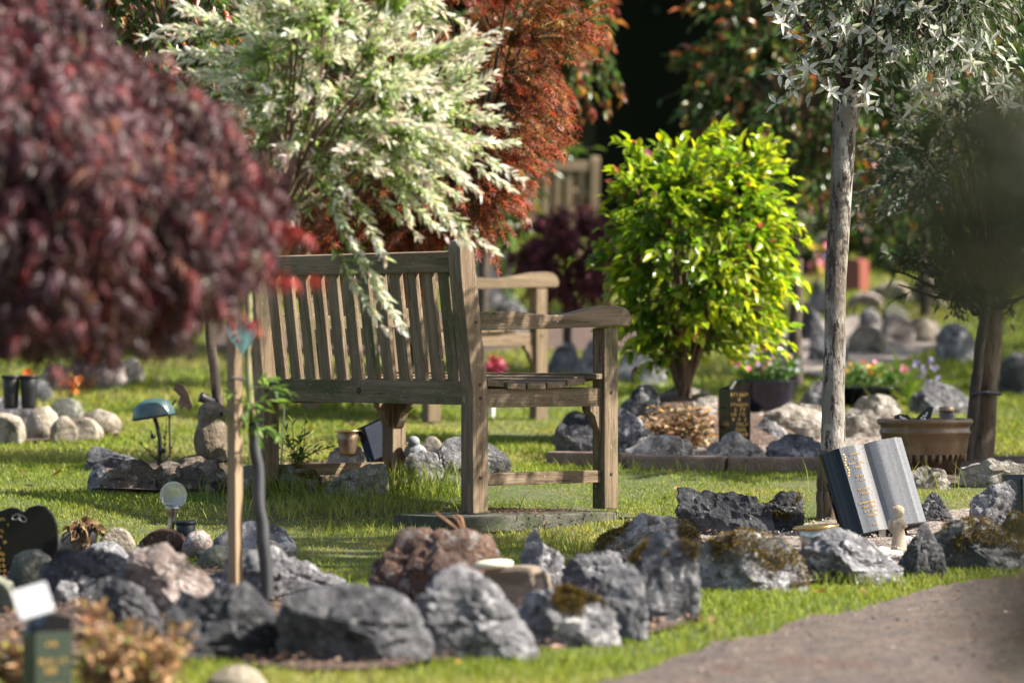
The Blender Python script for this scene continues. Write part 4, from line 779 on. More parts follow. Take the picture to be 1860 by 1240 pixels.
# --- second willow, right, with a dark stake
rs = np.random.RandomState(61)
ub = G(1782, 838)
W3 = thing('shaded_willow', 'dusky grey-leaved willow in shade tied to a dark stake at the right edge', 'tree', ub)
ff = P(1800, 560, ub[1]); trunk(W3, [ub, P(1790, 740, ub[1]), P(1797, 640, ub[1]), ff], [.05, .043, .04, .042], 'bark_brown', 14)
lb, tw = crown(rs, ff, P(1790, 300, ub[1]), (.5, .46, .42), 30, 330, .02, .25, .6, -.75)
for e in [(1625, 460), (1640, 500), (1660, 450), (1650, 430), (1680, 520), (1610, 480), (1730, 500), (1745, 470), (1840, 500), (1870, 520), (1820, 440), (1690, 480), (1720, 440), (1700, 520), (1850, 470), (1880, 450), (1760, 430)]: 
    w_ = bez(ff, P(*e, ub[1] + rs.uniform(-.25, .25)), -.02, 11, rs.normal(0, .05, 3)); w_[1:] += np.cumsum(rs.normal(0, .008, (10, 3)), 0); lb.append(w_)
    for k_ in range(5): c_ = w_[rs.randint(4, 11)]; tw.append(bez(c_, c_ + rs.normal(0, 1, 3) * [.08, .06, .07] + [0, 0, .03], .01, 6))
tubes(W3, limb_paths(lb, .014, .003) + twig_paths(tw, .003, .001), 'branches', 'bark_dark', 5, 'stuff')
p, d, n, t, j = on_twigs(rs, tw, .0105, .2, .9, .1); m_ = len(p); wht = np.clip(t * 1.5 - .6 + rs.normal(0, .25, m_), 0, 1)[:, None]
col = pal(rs, m_, [(.055, .085, .04), (.08, .11, .05)], [1, 1]) * (1 - wht) + pal(rs, m_, [(.3, .28, .26), (.25, .21, .22)], [1, 1], .1) * wht
foliage(W3, p, d, n, rs.uniform(.026, .045, m_), rs.uniform(.009, .013, m_), np.clip(col, 0, .7), LANCE, 'leaf', singles=150)
k0 = P(1755, 845, ub[1] - .1); sk = thing('dark_stake', 'dark round stake leaning beside the trunk of the shaded willow', 'stake', k0)
trunk(sk, [k0, P(1772, 700, ub[1] - .08), P(1790, 560, ub[1] - .08), P(1808, 405, ub[1] - .06)], [.021, .021, .02, .02], 'bark_dark', 10, 'post')
S().tube([P(1765, 716, ub[1] - .11) - k0, P(1790, 712, ub[1] - .1) - k0, P(1818, 716, ub[1] - .04) - k0], .007, 6).build('tree_tie', 'rubber', sk)

# --- photinias and other background shrubs
def photinia(seed, base, cpx, Y, rad, ntw, label, Ls, trunk_pts=None, warm=.25, name='photinia', singles=0, key=None):
    rs = np.random.RandomState(seed); cc = P(*cpx, Y); r = thing(name, label, 'shrub', base)
    tp = trunk_pts if trunk_pts is not None else [base, (np.array(base) * .5 + cc * .5) + [.03, 0, 0], cc + [0, 0, -rad[2] * .3]]
    trunk(r, tp, np.linspace(.026, .016, len(tp)) * (Y / 18), 'bark_dark', 10)
    lb, tw = crown(rs, tp[-1], cc, rad, 24, ntw, .04, .42, .28, -.9); tubes(r, limb_paths(lb, .016, .004) + twig_paths(tw, .004, .0015), 'branches', 'bark_brown', 4, 'stuff')
    p, d, n, t, j = on_twigs(rs, tw, .022 * Ls / .07, .3, .9, .25, .8); m_ = len(p)
    new = ((t > .72) & (rs.uniform(0, 1, m_) < warm * 2))[:, None]; ci = pal(rs, m_, [(.05, .1, .025), (.08, .15, .035), (.13, .18, .04)], [3, 3, 1]); co = pal(rs, m_, [(.3, .085, .04), (.34, .15, .03), (.22, .05, .035), (.2, .2, .05)], [3, 3, 2, 2])
    foliage(r, p, d, n, rs.uniform(.7, 1.2, m_) * Ls, rs.uniform(.32, .42, m_) * Ls, np.where(new, co, ci), OVAL, 'leaf_photinia', singles=singles); return r
b0 = P(1440, 560, 22.5); b0[2] = gz(22.5)
photinia(71, b0, (1430, 150), 22.5, (.62, .6, .86), 620, 'tall red-tipped glossy shrub behind the green bush', .075, warm=.28, singles=120)
b0 = P(870, 560, 21.5); b0[2] = gz(21.5)
photinia(72, b0, (990, 20), 21.5, (.42, .5, .72), 420, 'orange-tinged leafy shrub between the red maple and the dark hedge', .07, [b0, P(880, 420, 21.5), P(900, 250, 21.5), P(960, 90, 21.5)], warm=.55)
b0 = P(397, 850, 15.6); b0[2] = gz(15.6)
photinia(73, b0, (240, -50), 15.7, (.56, .5, .5), 430, 'glossy red-tipped shrub on a thin dark trunk above the owl', .06, [b0, P(396, 740, 15.6), P(384, 620, 15.6), P(372, 500, 15.65), P(320, 150, 15.7)], warm=.3, singles=120)
b0 = P(1680, 470, 27.); b0[2] = gz(27.)
photinia(74, b0, (1660, 150), 27., (.75, .6, 1.2), 420, 'dark shrub behind the pale-trunked willow crown', .09, warm=.2)
b0 = P(620, 560, 24.); b0[2] = gz(24.)
photinia(75, b0, (640, 200), 24., (1.3, .6, 1.2), 700, 'dark glossy shrub behind the red maple', .09, warm=.12)
b0 = P(150, 560, 25.); b0[2] = gz(25.)
photinia(76, b0, (80, 200), 25., (1.2, .6, 1.2), 500, 'dark glossy shrub behind the purple maple', .09, warm=.12)
b0 = P(1800, 560, 21.); b0[2] = gz(21.)
photinia(77, b0, (1830, 210), 21., (.85, .6, .95), 620, 'dark green shrub behind the shaded willow at the right edge', .075, warm=.12)
for sd_i, (x_, lab_) in enumerate([(1470, 'low dark shrub behind the red headstone'), (1640, 'low dark shrub at the top of the right lawn'), (1800, 'low dark shrub behind the shaded willow trunk')]):
    b0 = P(x_, 500, 31.5); b0[2] = gz(31.5); photinia(780 + sd_i, b0, (x_, 425), 31.5, (.5, .4, .42), 300, lab_, .08, warm=.1, name='low_shrub')
def mound(seed, cpx, Y, rad, ntw, label, cols, Ls):
    rs = np.random.RandomState(seed); cc = P(*cpx, Y); base = np.array([cc[0], Y, float(gz(Y))]); r = thing('purple_shrub', label, 'shrub', base); trunk(r, [base, (base + cc) / 2, cc], [.03, .025, .02], 'bark_dark', 8)
    lb, tw = crown(rs, cc, cc, rad, 16, ntw, .05, .4, .25, -1); tubes(r, limb_paths(lb, .012, .003) + twig_paths(tw, .004, .0015), 'branches', 'bark_dark', 4, 'stuff')
    p, d, n, t, j = on_twigs(rs, tw, .016, .25, 1, .6); m_ = len(p); foliage(r, p, d, n, rs.uniform(.7, 1.3, m_) * Ls, rs.uniform(.7, 1.3, m_) * Ls, pal(rs, m_, cols, [1] * len(cols)), MAPLE5, 'leaf_maple')
mound(81, (1030, 470), 22.8, (.32, .3, .34), 380, 'small dusky purple maple left of the green bush', [(.16, .04, .055), (.1, .03, .04), (.2, .07, .08)], .06)

# --- hedge far behind
rs = np.random.RandomState(91)
hb = thing('conifer_hedge', 'tall dark hedge closing the view at the back', 'hedge', (0, 38, float(gz(38))))
hp = []; nu, nv = 90, 30
U, Vv = np.meshgrid(np.linspace(-14, 14, nu), np.linspace(0, 1, nv), indexing='ij'); th_ = Vv * math.pi
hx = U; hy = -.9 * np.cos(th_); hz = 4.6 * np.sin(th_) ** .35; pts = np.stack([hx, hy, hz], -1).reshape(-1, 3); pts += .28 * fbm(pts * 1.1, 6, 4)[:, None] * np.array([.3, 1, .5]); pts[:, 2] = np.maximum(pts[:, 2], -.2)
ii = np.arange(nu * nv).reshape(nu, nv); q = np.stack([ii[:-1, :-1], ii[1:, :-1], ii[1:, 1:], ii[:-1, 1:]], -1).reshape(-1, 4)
tag(link('dark_core', fast_mesh('dark_core', pts, q, k=4), 'hedge', hb, True), kind='stuff')  # near-black shell, painted as the shade between the hedge leaves
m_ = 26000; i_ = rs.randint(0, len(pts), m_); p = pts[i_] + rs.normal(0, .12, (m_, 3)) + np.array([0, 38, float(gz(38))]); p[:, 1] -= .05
foliage(hb, p, nrm(rs.normal(0, 1, (m_, 3)) + [0, -.6, .3]), rs.normal(0, 1, (m_, 3)), rs.uniform(.06, .14, m_), rs.uniform(.03, .06, m_), pal(rs, m_, [(.02, .035, .014), (.035, .05, .02), (.03, .024, .016)], [3, 2, 1]), SIMPLE, 'leaf')

# --- leafy shrub close to the camera at the right (far out of focus)
rs = np.random.RandomState(95)
nb = np.array([.78, 2.7, float(gz(2.7))]); NS_ = thing('near_shrub', 'very blurred dark leafy shrub close to the camera at the right edge', 'shrub', nb)
nc = np.array([.74, 2.7, .62]); trunk(NS_, [nb, nb + [.02, 0, .4], nc], [.02, .016, .012], 'bark_dark', 8)
exn = [P(x, y, 2.7 + dy) for x, y, dy in [(1790, 300, 0), (1820, 250, .1), (1760, 420, -.1), (1800, 480, .1), (1830, 380, 0), (1740, 340, .1), (1850, 560, 0), (1840, 200, 0), (1700, 330, 0), (1830, 640, .1), (1860, 740, 0), (1800, 230, .1), (1850, 1150, 0), (1820, 1200, 0), (1845, 300, -.1)] + [(rs.uniform(1660, 1860), rs.uniform(180, 560), rs.uniform(-.3, .3)) for _ in range(34)] + [(rs.uniform(1780, 1880), rs.uniform(960, 1260), rs.uniform(-.3, .3)) for _ in range(10)]]
lb, tw = crown(rs, nc + [.05, 0, 0], nc + [.14, 0, .02], (.38, .3, .45), 14, 260, .02, .45, .2, -.9, extra=exn)
tubes(NS_, limb_paths(lb, .007, .002) + twig_paths(tw, .002, .001), 'branches', 'bark_dark', 4, 'stuff')
p, d, n, t, j = on_twigs(rs, tw, .012, .1, .9, .2); m_ = len(p)
foliage(NS_, p, d, n, rs.uniform(.025, .04, m_), rs.uniform(.011, .017, m_), pal(rs, m_, [(.02, .027, .01), (.03, .034, .012)], [1, 1]), OVAL, 'leaf')

# --- unseen trees added beyond the right edge to cast shade into view
def unseen_shade_tree(seed, x, y, h, rad, ntw, label):
    rs = np.random.RandomState(seed); base = np.array([x, y, float(gz(y))]); r = thing('unseen_shade_tree', label, 'tree', base, group='unseen trees added for shade'); c = base + [0, 0, h]
    trunk(r, [base, base + [.03, .02, h * .4], base + [0, 0, h * .7]], [.13, .11, .08], 'bark_brown', 12)
    lb, tw = crown(rs, base + np.array([0, 0, h * .7]), c, rad, 24, ntw, .1, .35, .3, -.8); tubes(r, limb_paths(lb, .05, .01) + twig_paths(tw, .008, .002), 'branches', 'bark_brown', 4, 'stuff')
    p, d, n, t, j = on_twigs(rs, tw, .03, .6, .9, .2); m_ = len(p); foliage(r, p, d, n, rs.uniform(.07, .11, m_), rs.uniform(.035, .055, m_), pal(rs, m_, [(.05, .1, .02), (.07, .13, .03)], [1, 1]), LANCE, 'leaf')
unseen_shade_tree(101, 3.6, 3.0, 2.2, (1.1, 1.2, 1.1), 420, 'unseen broadleaf tree added beyond the right edge to shade the near shrub')
unseen_shade_tree(104, 3.9, 12.15, 3.9, (1.0, .9, .8), 230, 'unseen broadleaf tree added beyond the right edge to dapple the bench lawn')
unseen_shade_tree(103, 6.6, 22.5, 3.6, (1.5, 2.2, 1.4), 620, 'unseen broadleaf tree added beyond the right edge to shade the upper lawn')
unseen_shade_tree(102, 4.3, 15.45, 2.5, (.9, .7, .85), 420, 'unseen broadleaf tree added beyond the right edge to shade the staked willow')

# ================================================================== SMALL THINGS
rng = random.Random(5)
def gl(px, py, lift=0): p = G(px, py); p[2] += lift; return p
# --- open book headstone
hb_ = G(1617, 985); bk_ = thing('book_headstone', 'grey polished granite headstone shaped as an open book, tilted on a stand', 'headstone', hb_ + np.array([0, .08, .0]))
Mb = mbase((-.005, 0, .035), R_(17), R_(-19), R_(-10)) @ Matrix.Diagonal((1.09, 1, 1, 1))
HB, WB = .295, .255
S().box((0, .022, HB / 2), (WB + .012, .026, HB + .012), Mb).build('cover', 'granite', bk_, bevel=.002)
def page_y(x):
    xs_ = [-.1275, -.119, -.085, -.06, -.036, -.014, 0, .012, .036, .07, .098, .1275]; ys_ = [.006, -.004, -.036, -.0385, -.0365, -.029, -.022, -.030, -.037, -.0375, -.033, -.012]
    return float(np.interp(x, xs_, ys_)) + .0016 * math.cos(x * 88) * (abs(x) < .112)
xx0 = [-.1275, -.119, -.085, -.0835, -.072, -.06, -.048, -.036, -.024, -.014, -.006, 0, .006, .012, .024, .036, .05, .07, .085, .098,   .11, .119, .1275]
xx = sorted(set(list(np.linspace(-.1275, .1275, 91).round(5)) + [0.0]))
for nm, sel in (('left_edge', [x for x in xx if x <= -.086] + [-.0855]), ('left_page', [-.085] + [x for x in xx if -.085 < x <= 0]), ('right_page', [x for x in xx if x >= 0])):
    poly = [(x, page_y(x)) for x in sel] + [(sel[-1], .0088), (sel[0], .0088)]
    S().prism(poly, 0, HB, 'z', Mb).build(nm, 'granite' if nm == 'left_edge' else 'granite_grey', bk_, smooth=True).data.set_sharp_from_angle(angle=R_(30))  # left bevel made black: its dark reflection is put into the material
txt = lettering(rng, [(.25, .8), (.4, .5), (.1, .95), (.35, .65), (0, 0), (.2, .7), (.3, .85), (0, 0), (.2, .8), (.3, .7), (0, 0), (.05, .9), (.2, .85), (.1, .95), (.3, .8), (0, 0), (.4, .65)], -.076, -.008, HB - .03, .0152, .0058, lambda x: page_y(x) - .0012)
t2 = S(); t2.add(txt.V, txt.F, Mb); t2.build('lettering', 'gold', bk_)['kind'] = 'stuff'
t3 = S()
for k in range(9): t3.ball((-.078 + .003 * math.sin(k * 1.3), page_y(-.078) - .001, HB - .025 - k * .009), (.0035, .001, .003), Mb, 6, 4)
t3.build('gilded_flower', 'gold', bk_)
S().box((.0, .03, .02), (.13, .05, .06)).build('stand', 'granite', bk_, bevel=.003)
S().box((-.02, -.012, .025), (.022, .012, .055)).build('bracket', 'steel', bk_, bevel=.001)
S().box((.02, .03, -.015), (.2, .12, .02)).build('base_plate', 'granite', bk_, bevel=.003)
# --- angel figure
ag = G(1632, 1004); an = thing('angel_figure', 'small cream child angel figure standing against the book headstone', 'figurine', ag + np.array([0, -.01, 0]))
h = .148; s = S()
s.lathe([(.027, 0), (.026, .01), (.023, .04), (.02, .065), (.017, .085), (.0195, .1), (.016, .108), (.008, .113), (.008, .118)], 16, None, .85)
s.ball((0, -.002, .13), (.0165, .0165, .019)); s.ball((0, .003, .136), (.0185, .0175, .0165))
for a in range(7): s.ball((.015 * math.cos(a), .004 + .012 * math.sin(a), .14 + .004 * math.sin(a * 3)), .006, None, 8, 6)
s.ball((0, -.019, .129), .003, None, 6, 4)
for sx in (1, -1):
    s.tube([(sx * .016, 0, .103), (sx * .022, -.006, .085), (sx * .01, -.02, .086), (sx * .001, -.023, .096)], [.0075, .007, .006, .005], 8)
    s.prism([(sx * .004, .1), (sx * .02, .112), (sx * .03, .1), (sx * .028, .075), (sx * .015, .06), (sx * .005, .07)], .012, .019, 'y')
    s.ball((sx * .009, -.018, .004), (.008, .012, .006))
s.build('body', 'statue', an, voxel=.0022); an.rotation_euler = (0, 0, R_(25))
# --- two little white book plaques
for (px, py, rx, rz, w_, lab) in [(1655, 990, -60, 8, .062, 'small white resin book leaning behind the angel figure'), (1612, 1012, -18, -32, .08, 'small white resin book lying open in front of the angel figure')]:
    g_ = G(px, py); o = thing('book_plaque', lab, 'plaque', g_ + np.array([0, 0, .008])); o.rotation_euler = (R_(90 + rx) if abs(rx) > 30 else R_(18), R_(12), R_(rz))
    s = S(); s.box((0, 0, 0), (w_, w_ * .8, .006)); s.build('cover', 'white', o, bevel=.001)
    for sx in (-1, 1): S().box((sx * w_ * .24, 0, .006), (w_ * .45, w_ * .74, .008), rot=(0, R_(-5 * sx), 0)).build('page', 'white', o, bevel=.002)
    t_ = S()
    for k in range(5):
        for sx in (-1, 1): t_.box((sx * w_ * .24, w_ * (.25 - k * .12), .0112), (w_ * .3, .0016, .0006), rot=(0, R_(-5 * sx), 0))
    t_.build('lettering', 'ink', o)['kind'] = 'stuff'
# --- gold-rimmed steel vase and white pot beside it
def vase(px, py, wd, ht, lab, body, rim, name='flower_vase', flare=1.15, cat='vase', lift=0):
    g_ = gl(px, py, lift); o = thing(name, lab, cat, g_); r = wd / 2
    S().lathe([(r * .72, 0), (r * .78, ht * .1), (r * .86, ht * .6), (r * .9, ht * .9), (r * .84, ht * .92), (r * .8, ht * .3)], 28, cap=True).build('body', body, o, smooth=True)
    S().lathe([(r * .88, ht * .88), (r * flare, ht * .93), (r * flare * 1.02, ht * .97), (r * flare * .96, ht), (r * .6, ht * .985), (r * .2, ht * .97)], 28).build('rim', rim, o, smooth=True); return o
o = vase(1486, 1010, .125, .098, 'brushed steel vase with a tarnished gold lid left of the book headstone', 'steel', 'gold_metal')
o.rotation_euler = (0, R_(-4), 0)
o = vase(1523, 1000, .055, .055, 'small white pot between the gold-lidded vase and the book headstone', 'white', 'white', flare=1.0); 
# --- black plaque, left edge
pY = gy(1052); po = P(30, 1052, pY); pq = thing('black_plaque', 'black cloud-topped memorial plaque with gold lettering at the left edge', 'plaque', po)
ol = [(-120, 935), (-95, 925), (-60, 928), (-35, 922), (-12, 930), (4, 926), (18, 921), (30, 923), (42, 930), (52, 921), (66, 917), (82, 920), (95, 934), (103, 955), (106, 985), (102, 1015), (92, 1048), (60, 1056), (-120, 1056)]
poly = [((x - 30) / F * pY, -(y - 1052) / F * pY) for x, y in ol]; S().prism(poly, 0, .035, 'y').build('slab', 'granite', pq, bevel=.003)
px2 = lambda x: (x - 30) / F * pY
lettering(rng, [(.1, .9), (.0, .98), (.1, .9), (.2, .8), (.3, .9), (.5, .8), (.4, .9), (.5, .9), (.2, .95), (.3, .95)], px2(-60), px2(20), -(942 - 1052) / F * pY, 10.5 / F * pY, 6.5 / F * pY, lambda x: -.0012).build('lettering', 'gold', pq)['kind'] = 'stuff'
for k, (cx, cy, tl_) in enumerate([(30, 938, 20), (41, 941, -35)]):
    s = S(); a = np.linspace(0, 2 * math.pi, 25); c = np.array([px2(cx), -.002, -(cy - 1052) / F * pY])
    pts = [c + np.array([.013 * math.cos(t), -.002, .0075 * math.sin(t)]) for t in a]; ca, sa = math.cos(R_(tl_)), math.sin(R_(tl_))
    pts = [c + np.array([(p_ - c)[0] * ca - (p_ - c)[2] * sa, -.002, (p_ - c)[0] * sa + (p_ - c)[2] * ca]) for p_ in pts]
    s.tube(pts, .0016, 5).build('ring_emblem', 'steel', pq)
vz = vase(40, 1030, .075, .125, 'black flower vase in front of the cloud-topped plaque', 'plastic', 'plastic', flare=1.08)
fl = thing('yellow_flower', 'single drooping yellow flower in the black vase by the left edge', 'flower', np.array(vz.location) + [-.008, -.01, .1])
S().tube([(0, 0, 0), (-.002, -.006, .03), (-.006, -.01, .045)], .002, 6).build('stem', 'stem_green', fl)
for k in range(6): S().ball((.018 * math.cos(k * 1.05) + .0, -.008, .004 * math.sin(k * 1.05) + .012), (.011, .006, .003)).build('petal', mat('yellow_petal', (.6, .4, .02), rough=.6, transl=.2), fl) if k == 0 else None
pet0 = [c for c in fl.children if c.name.startswith('petal')][0]
for k in range(1, 6): c = pet0.copy(); C.objects.link(c); c.parent = fl; c.location = (-.007 * k, .002 * (k % 2), .002 * (k % 3)); c.rotation_euler = (0, R_(12 * k), R_(15 * k))
# --- dried plant pot
dp = G(152, 1004); o = thing('dried_plant', 'dry brown leaves curling over a black pot beside the black plaque', 'plant', dp + np.array([0, .04, 0]))
S().lathe([(.032, 0), (.036, .03), (.043, .078), (.041, .08), (.034, .02)], 20).build('pot', 'plastic', o, smooth=True)
rs = np.random.RandomState(7); cl = []
for k in range(9):
    a = rs.uniform(-2.8, .0); cl.append(bez(np.array(o.location) + [0, 0, .075], np.array(o.location) + [.055 * math.cos(a), .05 * math.sin(a), rs.uniform(.02, .1)], .03, 5))
p, d, n, t, j = on_twigs(rs, cl, .007, .1, 1.0, .3); m_ = len(p); foliage(o, p, d, n, rs.uniform(.02, .036, m_), rs.uniform(.014, .024, m_), pal(rs, m_, [(.17, .1, .05), (.3, .2, .11), (.1, .06, .03)], [3, 2, 2]), OVAL, 'dry', 'dry_leaves')
for dx in (-.01, .004, .02): S().tube([(dx, .01, .07), (dx * 1.2, .01, .11), (dx * 1.3, .012, .15)], [.0016, .0013, .0008], 5).build('dead_stem', 'rust', o)
# --- crackle-glass globe light
gg = G(306, 1006); o = thing('globe_light', 'crackle glass globe garden light on a steel stem', 'garden light', gg + np.array([0, .03, 0])); o.rotation_euler = (0, R_(4), 0)
Yg = o.location.y; zt = lambda py: CZ - (py - CY) / F * Yg - o.location.z
S().lathe([(.008, -.02), (.0095, zt(985)), (.011, zt(945)), (.012, zt(936)), (.019, zt(930)), (.0235, zt(922)), (.0235, zt(919)), (.018, zt(918))], 24).build('stem', 'steel', o, smooth=True)
S().lathe([(.019, zt(921)), (.0245, zt(919)), (.0245, zt(915)), (.019, zt(914))], 24).build('collar', 'steel', o, smooth=True)
S().ball((0, 0, zt(898.5)), .0435, None, 40, 24).build('globe', 'glass', o, smooth=True)
vase(335, 1008, .068, .105, 'plain black cylinder vase beside the glass globe light', 'plastic', 'plastic', flare=1.0, lift=.0).location.y += .05
# --- mushroom light, leaf stake, owl, spotlight
mo = G(290, 850); o = thing('mushroom_light', 'garden light shaped as a mushroom with a teal cap and curved black stem', 'garden light', mo)
Yo = mo[1]; q = lambda x, y: P(x, y, Yo) - mo
S().tube([q(290, 850), q(291, 820), q(290, 795), q(286, 775), q(281, 757)], [.011, .009, .008, .008, .0085], 10).build('stem', 'iron', o, smooth=True)
Mc = mbase(q(280, 757), 0, 0, R_(-9)); r = 40 / F * Yo
cap = S().lathe([(r * .2, -.004), (r * .9, -.004), (r, .0), (r * .99, .008), (r * .92, .032), (r * .74, .054), (r * .42, .068), (.0005, .073)], 36, Mc).build('cap', 'teal', o, smooth=True)
tor = S(); tor.tube([tuple(Mc @ Vector((r * 1.005 * math.cos(a), r * 1.005 * math.sin(a), .0))) for a in np.linspace(0, 2 * math.pi, 37)], .0025, 6); tor.build('brim', 'iron', cap, smooth=True)
for (x, y) in [(278, 792), (297, 818)]: S().ball(q(x, y), .011, None, 12, 8).build('bead', 'iron', o, smooth=True)
for x in (-.4, .25): S().ball(tuple(Mc @ Vector((r * x, -r * .75, .022))), .005, None, 8, 6).build('stud', 'iron', cap, smooth=True)
lo_ = G(309, 850); o = thing('metal_leaf_stake', 'rusty metal leaf on a thin rod between the mushroom light and the owl', 'ornament', lo_); q = lambda x, y: P(x, y, lo_[1]) - lo_
S().tube([q(309, 850), q(308, 760), q(309, 748), q(313, 735), q(320, 726)], .0045, 6).build('rod', 'rust', o)
ol = [(314, 708), (321, 696), (333, 700), (341, 712), (346, 728), (350, 738), (345, 746), (336, 738), (328, 742), (323, 730), (328, 720), (320, 712)]
S().prism([((x - 309) / F * lo_[1], -(y - 850) / F * lo_[1]) for x, y in ol], -.006, .004, 'y').build('leaf_plate', 'rust', o, bevel=.001)
# sprig by the mushroom
sp_ = G(297, 852); o = thing('leafy_sprig', 'thin dark green sprig growing beside the mushroom light stem', 'plant', sp_); rs = np.random.RandomState(12)
tw = [bez(sp_, P(x, y, sp_[1]), .01, 6) for x, y in [(255, 805), (275, 790), (302, 765), (268, 815), (300, 790), (318, 800)]]
p, d, n, t, j = on_twigs(rs, tw, .011, .15, .9, 0); m_ = len(p); foliage(o, p, d, n, rs.uniform(.015, .025, m_), rs.uniform(.004, .006, m_), pal(rs, m_, [(.035, .05, .02)], [1]), LANCE, 'leaf'); tubes(o, twig_paths(tw, .002, .001), 'stems', 'bark_dark')
ow = P(385, 838, gy(895) + .12); o = thing('owl_statue', 'brown weathered stone owl statue on the rocks', 'statue', ow); sc = 1 / F * ow[1]
s = S(); k = sc
s.lathe([(24 * k, 0), (29 * k, 8 * k), (32 * k, 28 * k), (32 * k, 48 * k), (30 * k, 62 * k), (27.5 * k, 70 * k), (27.5 * k, 78 * k), (28 * k, 88 * k), (24 * k, 100 * k), (14 * k, 107 * k), (4 * k, 109 * k)], 28, None, .9)
for sx in (1, -1):
    s.ball((sx * 27 * k, 4 * k, 38 * k), (9 * k, 18 * k, 30 * k)); s.ball((sx * 11 * k, -22 * k, 88 * k), (9 * k, 5 * k, 9 * k)); s.ball((sx * 10 * k, -22 * k, 3 * k), (9 * k, 12 * k, 5 * k))
s.prism([(-4 * k, 86 * k), (4 * k, 86 * k), (0, 76 * k)], -31 * k, -20 * k, 'y')
ob = s.build('body', 'stonework', o, voxel=.0035)
for sx in (1, -1): S().ball((sx * 11 * k, -26.5 * k, 88 * k), 4 * k, None, 10, 8).build('eye', 'iron', o, smooth=True)
o.rotation_euler = (0, 0, R_(62))
so_ = G(398, 860); so_[1] += .12; o = thing('solar_spotlight', 'small black solar spotlight strapped to the thin trunk behind the owl', 'garden light', P(388, 728, so_[1]))
S().lathe([(.008, -.03), (.016, -.025), (.018, .02), (.021, .03), (.019, .032)], 16, mbase((-.022, -.02, .004), 0, R_(15), R_(-65))).build('lamp_body', 'plastic', o, smooth=True)
S().box((.005, 0, .0), (.03, .012, .014)).build('bracket', 'plastic', o)
# --- heart ornament
Yh = sb[1] - .028; hc = P(440, 610, Yh); o = thing('heart_ornament', 'painted teal heart with red flowers hung on the wooden stake', 'ornament', hc)
hpnt = []
for a in np.linspace(0, 2 * math.pi, 40, endpoint=False): hpnt.append((.0026 * 16 * math.sin(a) ** 3, .0034 * (13 * math.cos(a) - 5 * math.cos(2 * a) - 2 * math.cos(3 * a) - math.cos(4 * a)) + .002))
S().prism(hpnt, -.006, .006, 'y').build('heart', 'heart', o, bevel=.0015)
for (x, z, r) in [(-.024, .022, .008), (-.018, .002, .005), (-.03, .03, .005), (.02, .026, .005), (-.012, -.012, .004)]: S().ball((x, -.006, z), (r, .0015, r), None, 10, 6).build('painted_flower', 'red', o)
S().tube([(0, 0, .03), (.0, .004, .07), (.004, .012, .085)], .0012, 5).build('string', 'stake', o)
# --- log vase with plaque
Yl = gy(1122) + .12; lo = P(930, 1112, Yl); o = thing('log_vase', 'stone vase carved like a log with a buff plaque and cream lid', 'vase', lo)
k = 1 / F * Yl; Ml = mbase((0, .0, .0), R_(-14), 0, R_(0))
s = S().prism([(-58 * k, 4 * k), (-52 * k, 70 * k), (-30 * k, 82 * k), (20 * k, 86 * k), (44 * k, 84 * k), (60 * k, 30 * k), (66 * k, 0)], -.045, .06, 'y', Ml); o1 = s.build('body', 'log', o, bevel=.012)
Mp = mbase((36 * k, -.052, 34 * k), R_(-14), R_(-14), R_(-14)); S().box((0, 0, 0), (58 * k, .016, 62 * k), Mp).build('plaque', 'plaque', o, bevel=.003)
fr = S(); fr.box((0, 0, 33 * k), (70 * k, .026, 8 * k), Mp); fr.box((34 * k, 0, -2 * k), (8 * k, .026, 66 * k), Mp); fr.box((-34 * k, 0, -2 * k), (8 * k, .022, 66 * k), Mp); fr.build('frame', 'log', o, bevel=.004)
tt = S()
for q_ in range(4): tt.box((0, -.0088, (16 - q_ * 11) * k), ((34 - 4 * (q_ % 2)) * k, .001, 3.5 * k), Mp)
tt.build('lettering', 'ink', o)['kind'] = 'stuff'
S().lathe([(30 * k, 78 * k), (36 * k, 82 * k), (37 * k, 87 * k), (34 * k, 91 * k), (22 * k, 94 * k), (.001, 95 * k)], 28, mbase((-28 * k, .0, 2 * k), 0, R_(0), R_(-4))).build('lid', 'cream', o, smooth=True)
# --- dead stalks in front of the slab
Ys = gy(1122) + .3; o = thing('dead_stalk', 'dry orange-brown flower stalks rising behind the cream lid', 'plant', P(858, 1022, Ys)); b_ = np.array(o.location)
for a, r in [([(858, 1022), (845, 985), (828, 958), (790, 930)], .006), ([(862, 1020), (848, 980), (832, 945), (822, 936)], .006), ([(850, 990), (843, 960), (838, 940), (828, 934)], .005)]:
    S().tube([P(x, y, Ys - .02) - b_ for x, y in a], [r, r * .9, r * .8, r * .5], 6).build('stalk', mat('dry_stalk', (.32, .16, .07), [((.2, .1, .05), 40, .5, .6, I3)], rough=.7), o, smooth=True)
# --- black plaque post, bottom left, with solar panel; dried flowers
Yp = 8.6; po = P(85, 1330, Yp); po[2] = gz(Yp); o = thing('plaque_post', 'black granite memorial post with gold lettering in the bottom left corner', 'headstone', po); o.rotation_euler = (0, 0, R_(30))
hz_ = P(85, 1128, Yp)[2] - po[2]
S().box((0, 0, hz_ / 2 - .02), (.085, .075, hz_)).build('post', 'granite_green', o, bevel=.002)
S().prism([(-.042, hz_ - .021), (.042, hz_ - .021), (.042, hz_ + .012), (-.01, hz_ + .022)], -.037, .037, 'y').build('top', 'granite', o, bevel=.002)
t_ = lettering(rng, [(.3, .65), (0, 0), (.05, .95), (.25, .7), (0, 0), (.1, .9), (.15, .85), (.1, .9)], -.038, .038, hz_ - .045, .0185, .012, lambda x: -.0385); t_.build('lettering', 'gold', o)['kind'] = 'stuff'
pc = P(60, 1092, Yp - .05); o = thing('garden_light', 'tilted silver solar panel above the black memorial post', 'solar light', pc)
